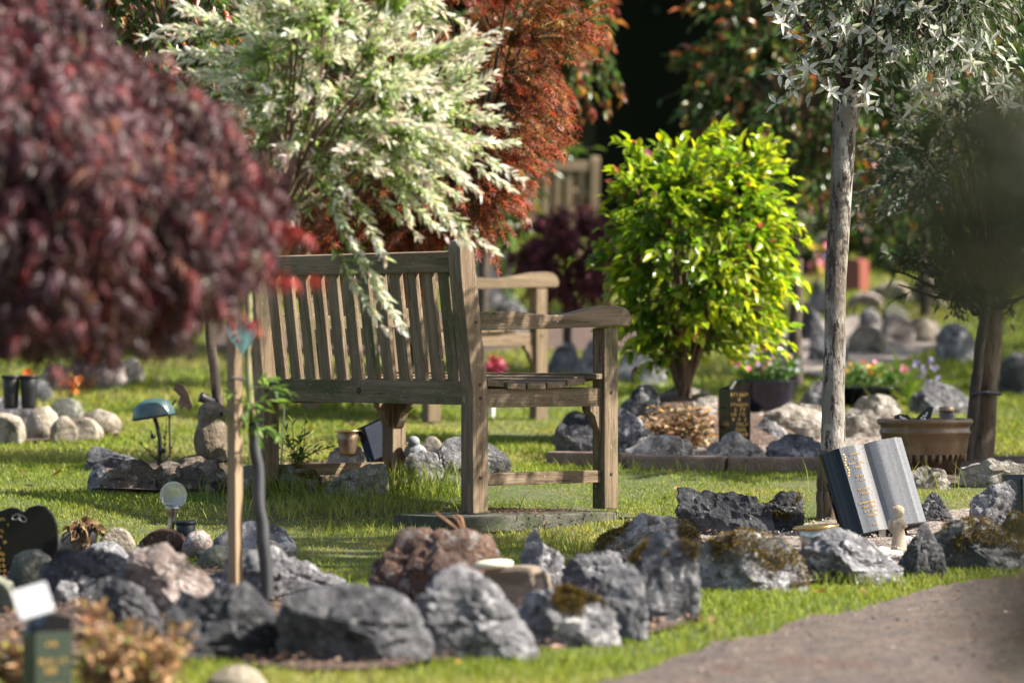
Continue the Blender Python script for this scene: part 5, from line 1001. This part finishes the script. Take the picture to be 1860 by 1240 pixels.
S().box((0, 0, 0), (.075, .008, .078), None, (R_(-38), R_(-16), R_(10))).build('panel', 'card', o, bevel=.002)
S().tube([(0, .01, -.02), (-.01, .03, -.1), (-.01, .03, float(gz(Yp)) - pc[2])], .005, 8).build('pole', 'plastic', o)
rs = np.random.RandomState(17); Yd = 8.85; bd = np.array([P(250, 1240, Yd)[0], Yd, float(gz(Yd))]); o = thing('dried_flowers', 'clump of dry tan and orange flower stems in the bottom left corner', 'plant', bd); cl = []
for k in range(150):
    a = P(rs.uniform(140, 345), rs.uniform(1130, 1250), Yd + rs.uniform(-.25, .25)); a = a if rs.rand() > .25 else P(rs.uniform(140, 190), rs.uniform(1090, 1240), Yd + .1); cl.append(bez(bd + rs.normal(0, .03, 3) * [1, 1, 0], a, .04, 6))
for k in range(25): cl.append(bez(bd + [-.22, 0, 0], P(rs.uniform(-20, 35), rs.uniform(1150, 1240), Yd + .1), .03, 6))
tubes(o, twig_paths(cl, .002, .001), 'stems', 'rust', 4, 'stuff'); p, d, n, t, j = on_twigs(rs, cl, .011, .15, 1.1, .1); m_ = len(p)
foliage(o, p, d, n, rs.uniform(.018, .035, m_), rs.uniform(.01, .018, m_), pal(rs, m_, [(.34, .2, .1), (.42, .27, .14), (.24, .13, .06), (.3, .26, .05), (.14, .17, .05), (.45, .3, .24)], [5, 4, 3, 1, 1, 1]), OVAL, 'dry', 'dry_leaves', singles=120)
# --- plaque post in the back bed
Yq = 16.5; po = P(1334, 800, Yq); o = thing('plaque_post', 'black granite memorial post with gold lettering under the green bush', 'headstone', po); k = 1 / F * Yq; o.rotation_euler = (0, 0, R_(28))
S().box((0, 0, 28 * k), (44 * k, 40 * k, 130 * k)).build('post', 'granite', o, bevel=.002)
S().prism([(-22 * k, 93 * k), (22 * k, 93 * k), (22 * k, 108 * k)], -20 * k, 20 * k, 'y').build('top', 'granite', o)
lettering(rng, [(0, 1), (.4, .6), (0, 1), (.2, .8), (0, 1), (.1, .9), (0, 1), (.1, .9), (0, .9)], -19 * k, 19 * k, 84 * k, 9 * k, 6.5 * k, lambda x: -20 * k - .001).build('lettering', 'gold', o)['kind'] = 'stuff'
S().box((-14 * k, -18 * k, 101 * k), (4 * k, 3 * k, 18 * k), None, (0, R_(38), 0)).build('clip', 'steel', o)
# --- plaque and vase behind the bench
Yq = gy(872) + .15; po = P(678, 838, Yq); o = thing('tilted_plaque', 'black tilted memorial plaque half hidden behind the bench front left leg', 'plaque', po); k = 1 / F * Yq
S().box((8 * k, 0, 36 * k), (58 * k, .03, 78 * k), None, (R_(-25), R_(-24), R_(-12))).build('slab', 'granite', o, bevel=.003)
S().box((12 * k, -.018, 40 * k), (40 * k, .01, 70 * k), None, (R_(-25), R_(-24), R_(-12))).build('face', 'granite_grey', o, bevel=.002)
vase(628, 858, .088, .095, 'bronze vase with a gold rim behind the bench', 'bronze', 'gold_metal', lift=.02).location = P(632, 826, Yq + .02)
bo = P(752, 834, gy(886) + .06); o = thing('stone_bird', 'grey stone dove resting on the rock behind the bench', 'statue', bo); k = 1 / F * bo[1]
s = S(); s.ball((2 * k, 0, 14 * k), (21 * k, 16 * k, 15 * k)); s.ball((-1 * k, -4 * k, 32 * k), (12 * k, 11 * k, 11 * k)); s.tube([(14 * k, 0, 12 * k), (28 * k, 4 * k, 5 * k)], [10 * k, 4 * k], 8); s.tube([(-6 * k, -8 * k, 31 * k), (-16 * k, -14 * k, 28 * k)], [4 * k, 1 * k], 6); s.build('body', 'bird', o, voxel=.003)
# herb growing by the left rear leg
def herb(name, lab, cat, gpx, tips, Yo, seed, cols, Ls, Wr, spacing=.014, tl=.2, m='leaf', tpl=LANCE, singles=0):
    rs = np.random.RandomState(seed); b = P(*gpx, Yo); o = thing(name, lab, cat, b); tw = [bez(b + rs.normal(0, .012, 3) * [1, 1, 0], P(x, y, Yo + rs.uniform(-.06, .06)), .02, 6) for x, y in tips]
    tubes(o, twig_paths(tw, .0022, .001), 'stems', 'stem_green'); p, d, n, t, j = on_twigs(rs, tw, spacing, tl, 1, .1); m_ = len(p)
    foliage(o, p, d, n, rs.uniform(.7, 1.2, m_) * Ls, rs.uniform(.8, 1.2, m_) * Ls * Wr, pal(rs, m_, cols, [1] * len(cols)), tpl, m, singles=singles); return o
herb('leafy_herb', 'light green leafy herb under the bench beside the yellow mossy rock', 'plant', (540, 842), [(515, 770), (530, 765), (550, 775), (565, 790), (580, 800), (590, 815), (520, 800), (505, 790), (545, 800), (570, 815), (600, 812), (555, 760), (510, 815)], gy(890) + .1, 31, [(.13, .2, .05), (.2, .26, .07)], .03, .4)
rs_ = S(); b_ = P(510, 850, gy(890) + .12); o = thing('metal_rod', 'thin grey twisted rod standing behind the bench beside the herb', 'garden stake', b_); rs_.tube([(0, 0, 0), P(514, 790, b_[1]) - b_, P(517, 730, b_[1]) - b_], .0035, 6); rs_.build('rod', 'steel', o)
# --- flower bowls
def flower(colr, name):
    V = []; T = []
    for k in range(5):
        a = k * 2 * math.pi / 5; b = len(V); c_, s_ = math.cos(a), math.sin(a); c2, s2 = math.cos(a + .55), math.sin(a + .55); c3, s3 = math.cos(a - .55), math.sin(a - .55)
        V += [(0, 0, 0), (.7 * c2, .7 * s2, .12), (1.05 * c_, 1.05 * s_, .2), (.7 * c3, .7 * s3, .12)]; T += [(b, b + 1, b + 2), (b, b + 2, b + 3)]
    me = fast_mesh('flower', np.array(V), np.array(T), np.tile(np.array(colr), (len(V), 1))); me.materials.append(MT['leaf']); return me
FL = [flower(c, 'f') for c in [(.6, .12, .2), (.7, .3, .35), (.65, .42, .03), (.68, .2, .03), (.33, .25, .5), (.62, .6, .6), (.3, .02, .04)]]
def planter(lab, cpx, Y, wpx, hpx, seed, idx, nfl, hleaf, bowl='navy'):
    rs = np.random.RandomState(seed); k = Y / F; b = P(*cpx, Y); o = thing('flower_bowl', lab, 'planter', b); r = wpx / 2 * k; hh = hpx * k
    S().lathe([(r * .55, 0), (r * .62, hh * .05), (r * .85, hh * .5), (r * .97, hh * .9), (r * 1.02, hh * .93), (r * 1.02, hh), (r * .93, hh), (r * .85, hh * .85)], 36).build('bowl', bowl, o, smooth=True)
    tw = [bez(b + np.array([rs.uniform(-.75, .75) * r, rs.uniform(-.75, .75) * r, hh * .85]), b + np.array([rs.uniform(-1, 1) * r, rs.uniform(-1, 1) * r, hh + rs.uniform(.3, 1) * hleaf]), .01, 5) for _ in range(90)]
    p, d, n, t, j = on_twigs(rs, tw, .014, .12, 1, .1); m_ = len(p); foliage(o, p, d, n, rs.uniform(.02, .04, m_), rs.uniform(.01, .018, m_), pal(rs, m_, [(.07, .15, .03), (.11, .2, .04)], [1, 1]), OVAL, 'leaf')
    for i in range(nfl):
        f = bpy.data.objects.new('flower', FL[idx[rs.randint(len(idx))]]); C.objects.link(f); f.parent = o; q_ = tw[rs.randint(len(tw))][-1] - b
        f.location = q_ + np.array([0, -.005, .012]); f.rotation_euler = (R_(rs.uniform(20, 75)), R_(rs.uniform(-25, 25)), rs.uniform(-.6, .6)); f.scale = [rs.uniform(.012, .02)] * 3
    return o
planter('navy glazed bowl of pink, orange and lilac pansies under the green bush', (1392, 752), gy(752), 118, 62, 201, [0, 1, 2, 3, 4, 4, 5], 46, .12)
planter('navy glazed bowl of red and yellow pansies right of the pale trunk', (1572, 742), gy(742), 150, 40, 202, [0, 6, 2, 3, 1], 40, .12)
# --- strap-leaved plant with blue flowers
rs = np.random.RandomState(207); Yt = gy(745); b = P(1652, 738, Yt); o = thing('strap_leaf_plant', 'yellow-green strap-leaved plant behind the glazed pot', 'plant', b)
for i, (x, y, wd) in enumerate([(1622, 628, .016), (1660, 640, .012), (1690, 670, .014), (1702, 690, .014), (1610, 690, .012), (1600, 700, .012), (1640, 660, .012), (1680, 650, .012), (1630, 680, .013), (1668, 690, .013), (1712, 705, .012), (1592, 712, .01), (1650, 670, .01), (1675, 700, .01), (1620, 705, .012), (1640, 700, .01)]):
    c = bez(np.zeros(3) + rs.normal(0, .015, 3) * [1, 1, 0], P(x, y, Yt + rs.uniform(-.08, .05)) - b, .045, 8); sd_ = nrm(np.cross(np.gradient(c, axis=0), [0, 1, .3])); wv = wd * .5 * np.array([.6, .9, 1, 1, .95, .8, .5, .05])
    V = np.concatenate([c - sd_ * wv[:, None], c + [0, .004, -.002], c + sd_ * wv[:, None]]); T = []
    for a in range(2):
        for q_ in range(7): T.append((a * 8 + q_, a * 8 + q_ + 1, a * 8 + 9 + q_, a * 8 + 8 + q_))
    cc = np.array([(.24, .34, .03), (.18, .29, .04), (.3, .36, .05)][i % 3]); link('leaf', fast_mesh('leaf', V, np.array(T), np.tile(cc, (len(V), 1)), 4), 'leaf', o, True)
Yb_ = gy(738); b = P(1672, 735, Yb_); o = thing('blue_flowers', 'pale blue flower heads behind the strap-leaved plant', 'plant', b); stems = []
for (x, y) in [(1650, 672), (1665, 660), (1680, 668), (1690, 655), (1698, 670), (1640, 690), (1705, 688), (1672, 680), (1686, 690)]:
    e = P(x, y, Yb_ + rs.uniform(-.05, .05)); stems.append(bez(b + rs.normal(0, .02, 3) * [1, 1, 0], e, .01, 5))
    for k in range(5):
        f = bpy.data.objects.new('flower', FL[4]); C.objects.link(f); f.parent = o; f.location = e - b + rs.normal(0, .01, 3); f.rotation_euler = (R_(60 + rs.uniform(-30, 30)), 0, rs.uniform(-1, 1)); f.scale = [.011] * 3
tubes(o, twig_paths(stems, .002, .0015), 'stems', 'stem_green')
# --- glazed pot, butterfly, jar
Yt = gy(872) + .2; k = Yt / F; b = P(1680, 872, Yt); o = thing('glazed_pot', 'wide tan glazed pot with dripped brown base in the shade', 'pot', b)
S().lathe([(52 * k, 0), (58 * k, 6 * k), (68 * k, 36 * k), (74 * k, 60 * k), (70 * k, 62 * k), (60 * k, 20 * k)], 40).build('base', 'terra_dark', o, smooth=True)
pr = [(75.5 * k, 48 * k), (78 * k, 66 * k), (80 * k, 82 * k), (83 * k, 86 * k), (83 * k, 90 * k), (80.5 * k, 92 * k), (82 * k, 100 * k), (86 * k, 103 * k), (87.5 * k, 108 * k), (85 * k, 112 * k), (79 * k, 112 * k), (76 * k, 100 * k)]
S().lathe(pr, 40, cap=False).build('glaze_band', 'terra', o, smooth=True)
dr = S().ball((0, 0, 0), (4.2 * k, 2.6 * k, 11 * k), None, 8, 6).build('glaze_drip', 'terra', o, smooth=True)
for i in range(34):
    a = i * 2 * math.pi / 34; c = dr if i == 0 else dr.copy()
    if i: C.objects.link(c); c.parent = o
    rr_ = 73.3 * k; c.location = (rr_ * math.cos(a), rr_ * math.sin(a), (48 - rng.uniform(0, 8)) * k); c.rotation_euler = (0, 0, a + math.pi / 2); c.scale = (1, 1, rng.uniform(.7, 1.3))
S().lathe([(78 * k, 98 * k), (.001, 102 * k)], 30, cap=False).build('soil', 'mulch', o)
bb = b + np.array([-22 * k, -.03, 103 * k]); o = thing('butterfly_ornament', 'black and white butterfly ornament in the glazed pot', 'ornament', bb)
for sx, an_ in ((-1, -25), (1, 30)):
    wg = [(0, 4), (sx * 10, 16), (sx * 26, 30 if sx > 0 else 18), (sx * 36, 30 if sx > 0 else 14), (sx * 32, 12 if sx > 0 else 4), (sx * 16, 2), (sx * 4, 0)]
    S().prism([(x * k, y * k) for x, y in wg], -.002, .002, 'y').build('wing', 'plastic', o)
    sp2 = S()
    for (x, y) in [(14, 10), (18, 14), (22, 15), (17, 7), (24, 19), (20, 9)]: sp2.ball((sx * x * k, -.0025, y * k * (1 if sx > 0 else .7)), (2 * k, .001, 2.2 * k), None, 6, 4)
    sp2.build('wing_spots', 'white', o)
S().tube([(0, -.003, -3 * k), (0, -.003, 10 * k)], .003, 6).build('body', 'plastic', o)
jb = b + np.array([40 * k, 0, 103 * k]); o = thing('glass_jar', 'small glass jar with a metal lid standing in the glazed pot', 'jar', jb)
S().lathe([(14 * k, 0), (14.5 * k, 2 * k), (14.5 * k, 18 * k), (13 * k, 20 * k)], 20).build('jar', 'clear', o, smooth=True); S().lathe([(13.5 * k, 20 * k), (14.5 * k, 21 * k), (14.5 * k, 29 * k), (13 * k, 30 * k)], 20).build('lid', 'bronze', o, smooth=True)
# --- dark headstone right edge
Yr = gy(962); b = P(1850, 952, Yr + .12); k = Yr / F; o = thing('dark_headstone', 'black and green polished headstone cut by the right edge', 'headstone', b)
S().box((14 * k, 0, 46 * k), (86 * k, .045, 90 * k), None, (R_(-6), 0, R_(6))).build('slab', 'granite', o, bevel=.003); S().box((30 * k, -.026, 48 * k), (50 * k, .012, 76 * k), None, (R_(-6), 0, R_(6))).build('panel', 'granite_green', o, bevel=.002)
S().tube([(16 * k, -.034, 40 * k), (24 * k, -.034, 56 * k), (30 * k, -.034, 40 * k), (22 * k, -.034, 26 * k), (16 * k, -.034, 40 * k)], .002, 5).build('gilded_emblem', 'gold', o)
# --- far headstones, pots and flowers
def far_box(name, lab, box, Y, m, cat, depth=.12, top='flat', rz=0):
    x0, y0, x1, y1 = box; k = Y / F; b = P((x0 + x1) / 2, y1, Y); o = thing(name, lab, cat, b); w_, h_ = (x1 - x0) * k, (y1 - y0) * k
    pr = [(-w_ / 2, 0), (w_ / 2, 0), (w_ / 2, h_ * .92), (w_ * .3, h_), (-w_ * .3, h_), (-w_ / 2, h_ * .92)] if top == 'flat' else [(-w_ / 2, 0), (w_ / 2, 0), (w_ / 2, h_)] + [(w_ / 2 * math.cos(a), h_ * .8 + h_ * .2 * math.sin(a)) for a in np.linspace(.2, math.pi - .2, 8)] + [(-w_ / 2, h_ * .8)]
    S().prism(pr, -depth / 2, depth / 2, 'y').build('stone', m, o, bevel=.008); S().box((0, 0, -.03), (w_ * 1.25, depth * 1.6, .08)).build('plinth', 'grey', o, bevel=.006); o.rotation_euler = (0, 0, rz); return o
far_box('red_headstone', 'dull red granite block headstone right of the pale trunk', (1526, 470, 1572, 534), 29.5, 'granite_red', 'headstone', .2, rz=R_(-25))
far_box('grey_headstone', 'pale grey headstone far behind, left of the pale trunk', (1478, 425, 1512, 470), 34., 'pale', 'headstone', .12)
far_box('grey_headstone', 'pale grey headstone far behind, right of the pale trunk', (1560, 420, 1590, 462), 34., 'pale', 'headstone', .12)
far_box('dark_headstone', 'dark grey rounded headstone far behind the bench top corner', (858, 452, 930, 540), 25.5, 'grey', 'headstone', .12, 'round')
def bunch(lab, cpx, Y, rad, idx, n, seed, vm=None, vpx=None):
    rs = np.random.RandomState(seed); c = P(*cpx, Y); o = thing('flower_bunch', lab, 'flowers', c); k = Y / F; st = []
    for i in range(n):
        f = bpy.data.objects.new('flower', FL[idx[rs.randint(len(idx))]]); C.objects.link(f); f.parent = o; q_ = rs.normal(0, 1, 3) * np.array([rad[0], rad[0] * .6, rad[1]]) * k * .6; f.location = q_; f.rotation_euler = (R_(rs.uniform(30, 90)), 0, rs.uniform(-1, 1)); f.scale = [rs.uniform(.02, .035)] * 3
        st.append(bez(c + np.array([0, 0, -rad[1] * 1.6 * k]), c + q_, .01, 4))
    tubes(o, twig_paths(st, .002, .0015), 'stems', 'stem_green')
    if vm: S().lathe([(vpx[0] * k * .35, 0), (vpx[0] * k * .5, vpx[1] * k * .9), (vpx[0] * k * .5, vpx[1] * k), (vpx[0] * k * .4, vpx[1] * k * .7)], 16, mbase((0, 0, -(rad[1] * 1.2 + vpx[1]) * k))).build('vase', vm, o, smooth=True)
    return o
bunch('red, blue and yellow flowers in a green vase beside the green bush', (1484, 478), 28.5, (18, 28), [0, 0, 4, 2, 6], 14, 301, 'granite_green', (22, 40))
bunch('dark red flowers seen under the bench arm', (903, 665), 21.2, (18, 16), [6, 6, 0], 22, 302)
bunch('orange lilies hanging by the black vases at the left', (128, 695), 19.5, (12, 22), [3, 2, 3], 10, 303)
bunch('small orange flower above the black vases at the left', (52, 685), 18.2, (7, 10), [3], 4, 304)
for x, lab in ((20, 'left of two black flower vases near the left edge'), (52, 'right of two black flower vases near the left edge')): v = vase(x, 742, .085, .15, lab, 'plastic', 'plastic', flare=1.05, lift=.0); v.location = P(x, 742, 18.1)
v = vase(1400, 640, .14, .16, 'pink pot behind the navy flower bowl', 'pinkpot', 'pinkpot', flare=1.02, cat='pot'); v.location = P(1404, 636, 21.5)
v = vase(895, 766, .035, .1, 'white tube standing under the further bench', 'white', 'white', flare=1.0); v.location = P(893, 766, 19.3)
for x, lab, m in ((790, 'dark pot under the further bench', 'plastic'), (826, 'grey pot under the further bench beside the white tube', 'bird')): v = vase(x, 765, .075, .1, lab, m, m, flare=1.03, cat='pot'); v.location = P(x, 766, 20.2)
b = P(1446, 700, 20.); tr = thing('dark_post', 'dark wooden post between the green bush and the pale trunk', 'post', b); trunk(tr, [b, P(1444, 600, 20.), P(1448, 470, 20.)], [.035, .032, .03], 'bark_dark', 10, 'post')
# dry leaf litter at the green bush foot
rs = np.random.RandomState(401); m_ = 420; b = P(1255, 800, 16.9); o = thing('leaf_litter', 'heap of dry tan leaves below the green bush', 'leaves', b)
p = P(1232, 778, 16.75) + np.clip(rs.normal(0, 1, (m_, 3)), -1.8, 1.8) * [.075, .07, .045]; foliage(o, p, nrm(rs.normal(0, 1, (m_, 3)) * [1, 1, .4]), rs.normal(0, .5, (m_, 3)) + [0, -.3, 1], rs.uniform(.03, .06, m_), rs.uniform(.015, .028, m_), pal(rs, m_, [(.3, .2, .11), (.2, .12, .06), (.38, .28, .17), (.35, .2, .05)], [3, 3, 2, 1]), OVAL, 'dry', 'dry_leaves', singles=60)
# fallen leaves on the lawn
rs = np.random.RandomState(402); lm = []
for c in [(.3, .17, .07), (.2, .1, .05), (.42, .26, .2), (.36, .2, .04)]:
    me = fast_mesh('fallen_leaf', OVAL[0] * [1, .5, 1], OVAL[1], np.tile(np.array(c), (8, 1))); me.materials.append(MT['dry']); lm.append(me)
spots = [(35, 872), (215, 800), (205, 795), (115, 870), (575, 790), (480, 790), (540, 745), (1215, 870), (1500, 1096), (1560, 1090), (690, 790), (760, 770), (990, 825), (1290, 1150), (1130, 1140), (300, 740), (640, 780), (1700, 1030), (1000, 1200), (840, 1225), (60, 900), (1240, 905), (320, 880)]
for x, y in spots:
    o = bpy.data.objects.new('fallen_leaf', lm[rs.randint(4)]); C.objects.link(o); g_ = G(x, y); o.location = (g_[0], g_[1], g_[2] + .03); s_ = rs.uniform(.035, .06); o.scale = (s_, s_, s_); o.rotation_euler = (rs.uniform(-.4, .4), rs.uniform(-.4, .4), rs.uniform(0, 6.3))
    tag(o, 'brown fallen leaf lying on the lawn grass', 'leaf', 'fallen leaves on the lawn')

# chips and crumbs on the beds
rs = np.random.RandomState(450)
def chips(name, label, poly, n, cols, s0, s1):
    lo, hi = poly.min(0), poly.max(0); x = rs.uniform(lo[0], hi[0], n * 3); y = rs.uniform(lo[1], hi[1], n * 3); ok = inpoly(x, y, poly) & (abs(x) < .135 * y + .2); x, y = x[ok][:n], y[ok][:n]; m_ = len(x)
    p = np.stack([x, y, gz(y) + .017 + rs.uniform(0, .012, m_)], 1); V, T, _, _, _ = leaf_arrays(p, nrm(rs.normal(0, 1, (m_, 3)) * [1, 1, .35]), rs.normal(0, .45, (m_, 3)) + [0, 0, 1], rs.uniform(s0, s1, m_), rs.uniform(s0, s1, m_) * .6, SIMPLE)
    tag(link(name, fast_mesh(name, V, T, np.repeat(pal(rs, m_, cols, [1] * len(cols)), 4, 0)), 'dry'), label, 'chips', kind='stuff')
BR = [(.12, .07, .045), (.2, .12, .08), (.3, .2, .14), (.07, .045, .03)]; GR = [(.4, .34, .29), (.28, .22, .18), (.5, .44, .4), (.3, .16, .12)]
for i_c, (nm, lab, n_, cs, a_, b_) in enumerate([('bark_chips', 'bark chips on the foreground bed', 5000, BR, .01, .03), ('gravel_chips', 'pale chips on the memorial bed', 4500, GR, .006, .016), ('gravel_chips', 'pale chips on the bed under the green bush', 3000, GR, .01, .025), ('bark_chips', 'bark chips under the bench', 1800, BR, .01, .025)]): chips(nm, lab, nogr[i_c + 2], n_, cs, a_, b_)
chips('path_stones', 'small loose stones on the path', nogr[1], 1500, [(.24, .19, .15), (.34, .28, .24), (.1, .08, .07)], .012, .026)
chips('path_grit', 'loose grit and crumbs on the path', nogr[1], 9000, [(.2, .15, .12), (.3, .24, .2), (.09, .07, .06), (.26, .16, .1)], .005, .016)
rs = np.random.RandomState(451); m_ = 900; c_ = bench_pt(.61, .2, .002); p = c_ + rs.normal(0, 1, (m_, 3)) * [.14, .12, 0] + np.c_[np.zeros((m_, 2)), rs.uniform(0, .004, m_)]
V, T, _, _, _ = leaf_arrays(p, nrm(rs.normal(0, 1, (m_, 3)) * [1, 1, .1]), rs.normal(0, .2, (m_, 3)) + [0, 0, 1], rs.uniform(.008, .022, m_), rs.uniform(.003, .008, m_), SIMPLE)
tag(link('leaf_debris', fast_mesh('leaf_debris', V, T, np.repeat(pal(rs, m_, [(.12, .06, .04), (.18, .1, .06), (.08, .05, .035)], [1, 1, 1]), 4, 0)), 'dry'), 'brown leaf debris on the slab under the bench', 'debris', kind='stuff')

# ================================================================== GRASS
rs = np.random.RandomState(500)
def grass_band(y0, y1, dens, hmin, hmax, wd):
    n = int(dens * (y1 - y0) * (.1265 * (y0 + y1) * 1.12 + .5)); y = rs.uniform(y0, y1, n); hw = .1265 * y * 1.12 + .25; x = rs.uniform(-1, 1, n) * hw
    ok = np.ones(n, bool)
    for pl in nogr: ok &= ~inpoly(x, y, pl)
    x, y = x[ok], y[ok]; n = len(x); h = rs.uniform(hmin, hmax, n) * (1 + .35 * fbm(np.c_[x * 2.2, y * 2.2, x * 0], 15, 3)); return x, y, h, np.full(n, wd)
B = [grass_band(8.3, 10.6, 8000, .012, .034, .0042), grass_band(10.6, 13, 9500, .008, .022, .0038), grass_band(13, 16, 10000, .007, .02, .0036), grass_band(16, 20, 3800, .012, .03, .006), grass_band(20, 27, 1100, .025, .05, .011), grass_band(27, 37, 450, .03, .06, .018)]
# long grass round the bench slabs
def tall(px, py, sx, sy, n, h0, h1):
    c = G(px, py); return c[0] + rs.normal(0, sx, n), c[1] + rs.normal(0, sy, n), rs.uniform(h0, h1, n), np.full(n, .0036)
B += [tall(760, 900, .13, .08, 420, .04, .15), tall(660, 925, .17, .1, 380, .03, .1), tall(560, 935, .18, .08, 300, .03, .085), tall(540, 905, .15, .06, 260, .05, .13), tall(1010, 1000, .05, .06, 160, .04, .1), tall(720, 975, .2, .1, 260, .02, .055), tall(1000, 945, .2, .05, 160, .02, .05), tall(430, 885, .05, .05, 90, .05, .13), tall(1440, 740, .3, .15, 160, .06, .14), tall(1540, 780, .1, .1, 60, .06, .12), tall(1640, 890, .12, .03, 60, .05, .13), tall(1480, 1062, .6, .02, 700, .02, .055), tall(1120, 860, .4, .05, 200, .03, .07), tall(480, 1090, .04, .03, 40, .04, .09), tall(440, 1080, .04, .03, 50, .05, .1)]
x = np.concatenate([b[0] for b in B]); y = np.concatenate([b[1] for b in B]); h = np.concatenate([b[2] for b in B]); wd = np.concatenate([b[3] for b in B]); n = len(x)
z = gz(y) - .004; a = rs.uniform(0, 2 * math.pi, n); lean = rs.uniform(.15, .95, n) * h; dx, dy = np.cos(a) * lean, np.sin(a) * lean
fa = rs.uniform(0, math.pi, n); sx_, sy_ = np.cos(fa) * wd / 2, np.sin(fa) * wd * .5
V = np.empty((n, 5, 3), np.float32)
V[:, 0] = np.stack([x - sx_, y - sy_, z], 1); V[:, 1] = np.stack([x + sx_, y + sy_, z], 1)
V[:, 2] = np.stack([x - sx_ * .8 + dx * .35, y - sy_ * .8 + dy * .35, z + h * .6], 1); V[:, 3] = np.stack([x + sx_ * .8 + dx * .35, y + sy_ * .8 + dy * .35, z + h * .6], 1); V[:, 4] = np.stack([x + dx, y + dy, z + h], 1)
T = (np.array([(0, 1, 3), (0, 3, 2), (2, 3, 4)])[None] + (np.arange(n) * 5)[:, None, None]).reshape(-1, 3)
pt = .5 + .5 * fbm(np.c_[x * 1.1, y * 1.1, x * 0], 33, 4); dry = np.clip((pt - .4) * 1.9 + rs.normal(0, .25, n), 0, 1)[:, None]
col = pal(rs, n, [(.175, .225, .03), (.23, .285, .04), (.3, .325, .06), (.12, .165, .026)], [4, 4, 2, 2], .18) * (1 - dry * .75) + pal(rs, n, [(.42, .36, .16), (.33, .31, .09)], [1, 1], .15) * dry * .75
me = fast_mesh('grass', V.reshape(-1, 3), T, np.repeat(col, 5, 0)); tag(link('grass', me, 'grass'), 'mown green lawn grass with longer tufts round the bench', 'grass', kind='stuff')
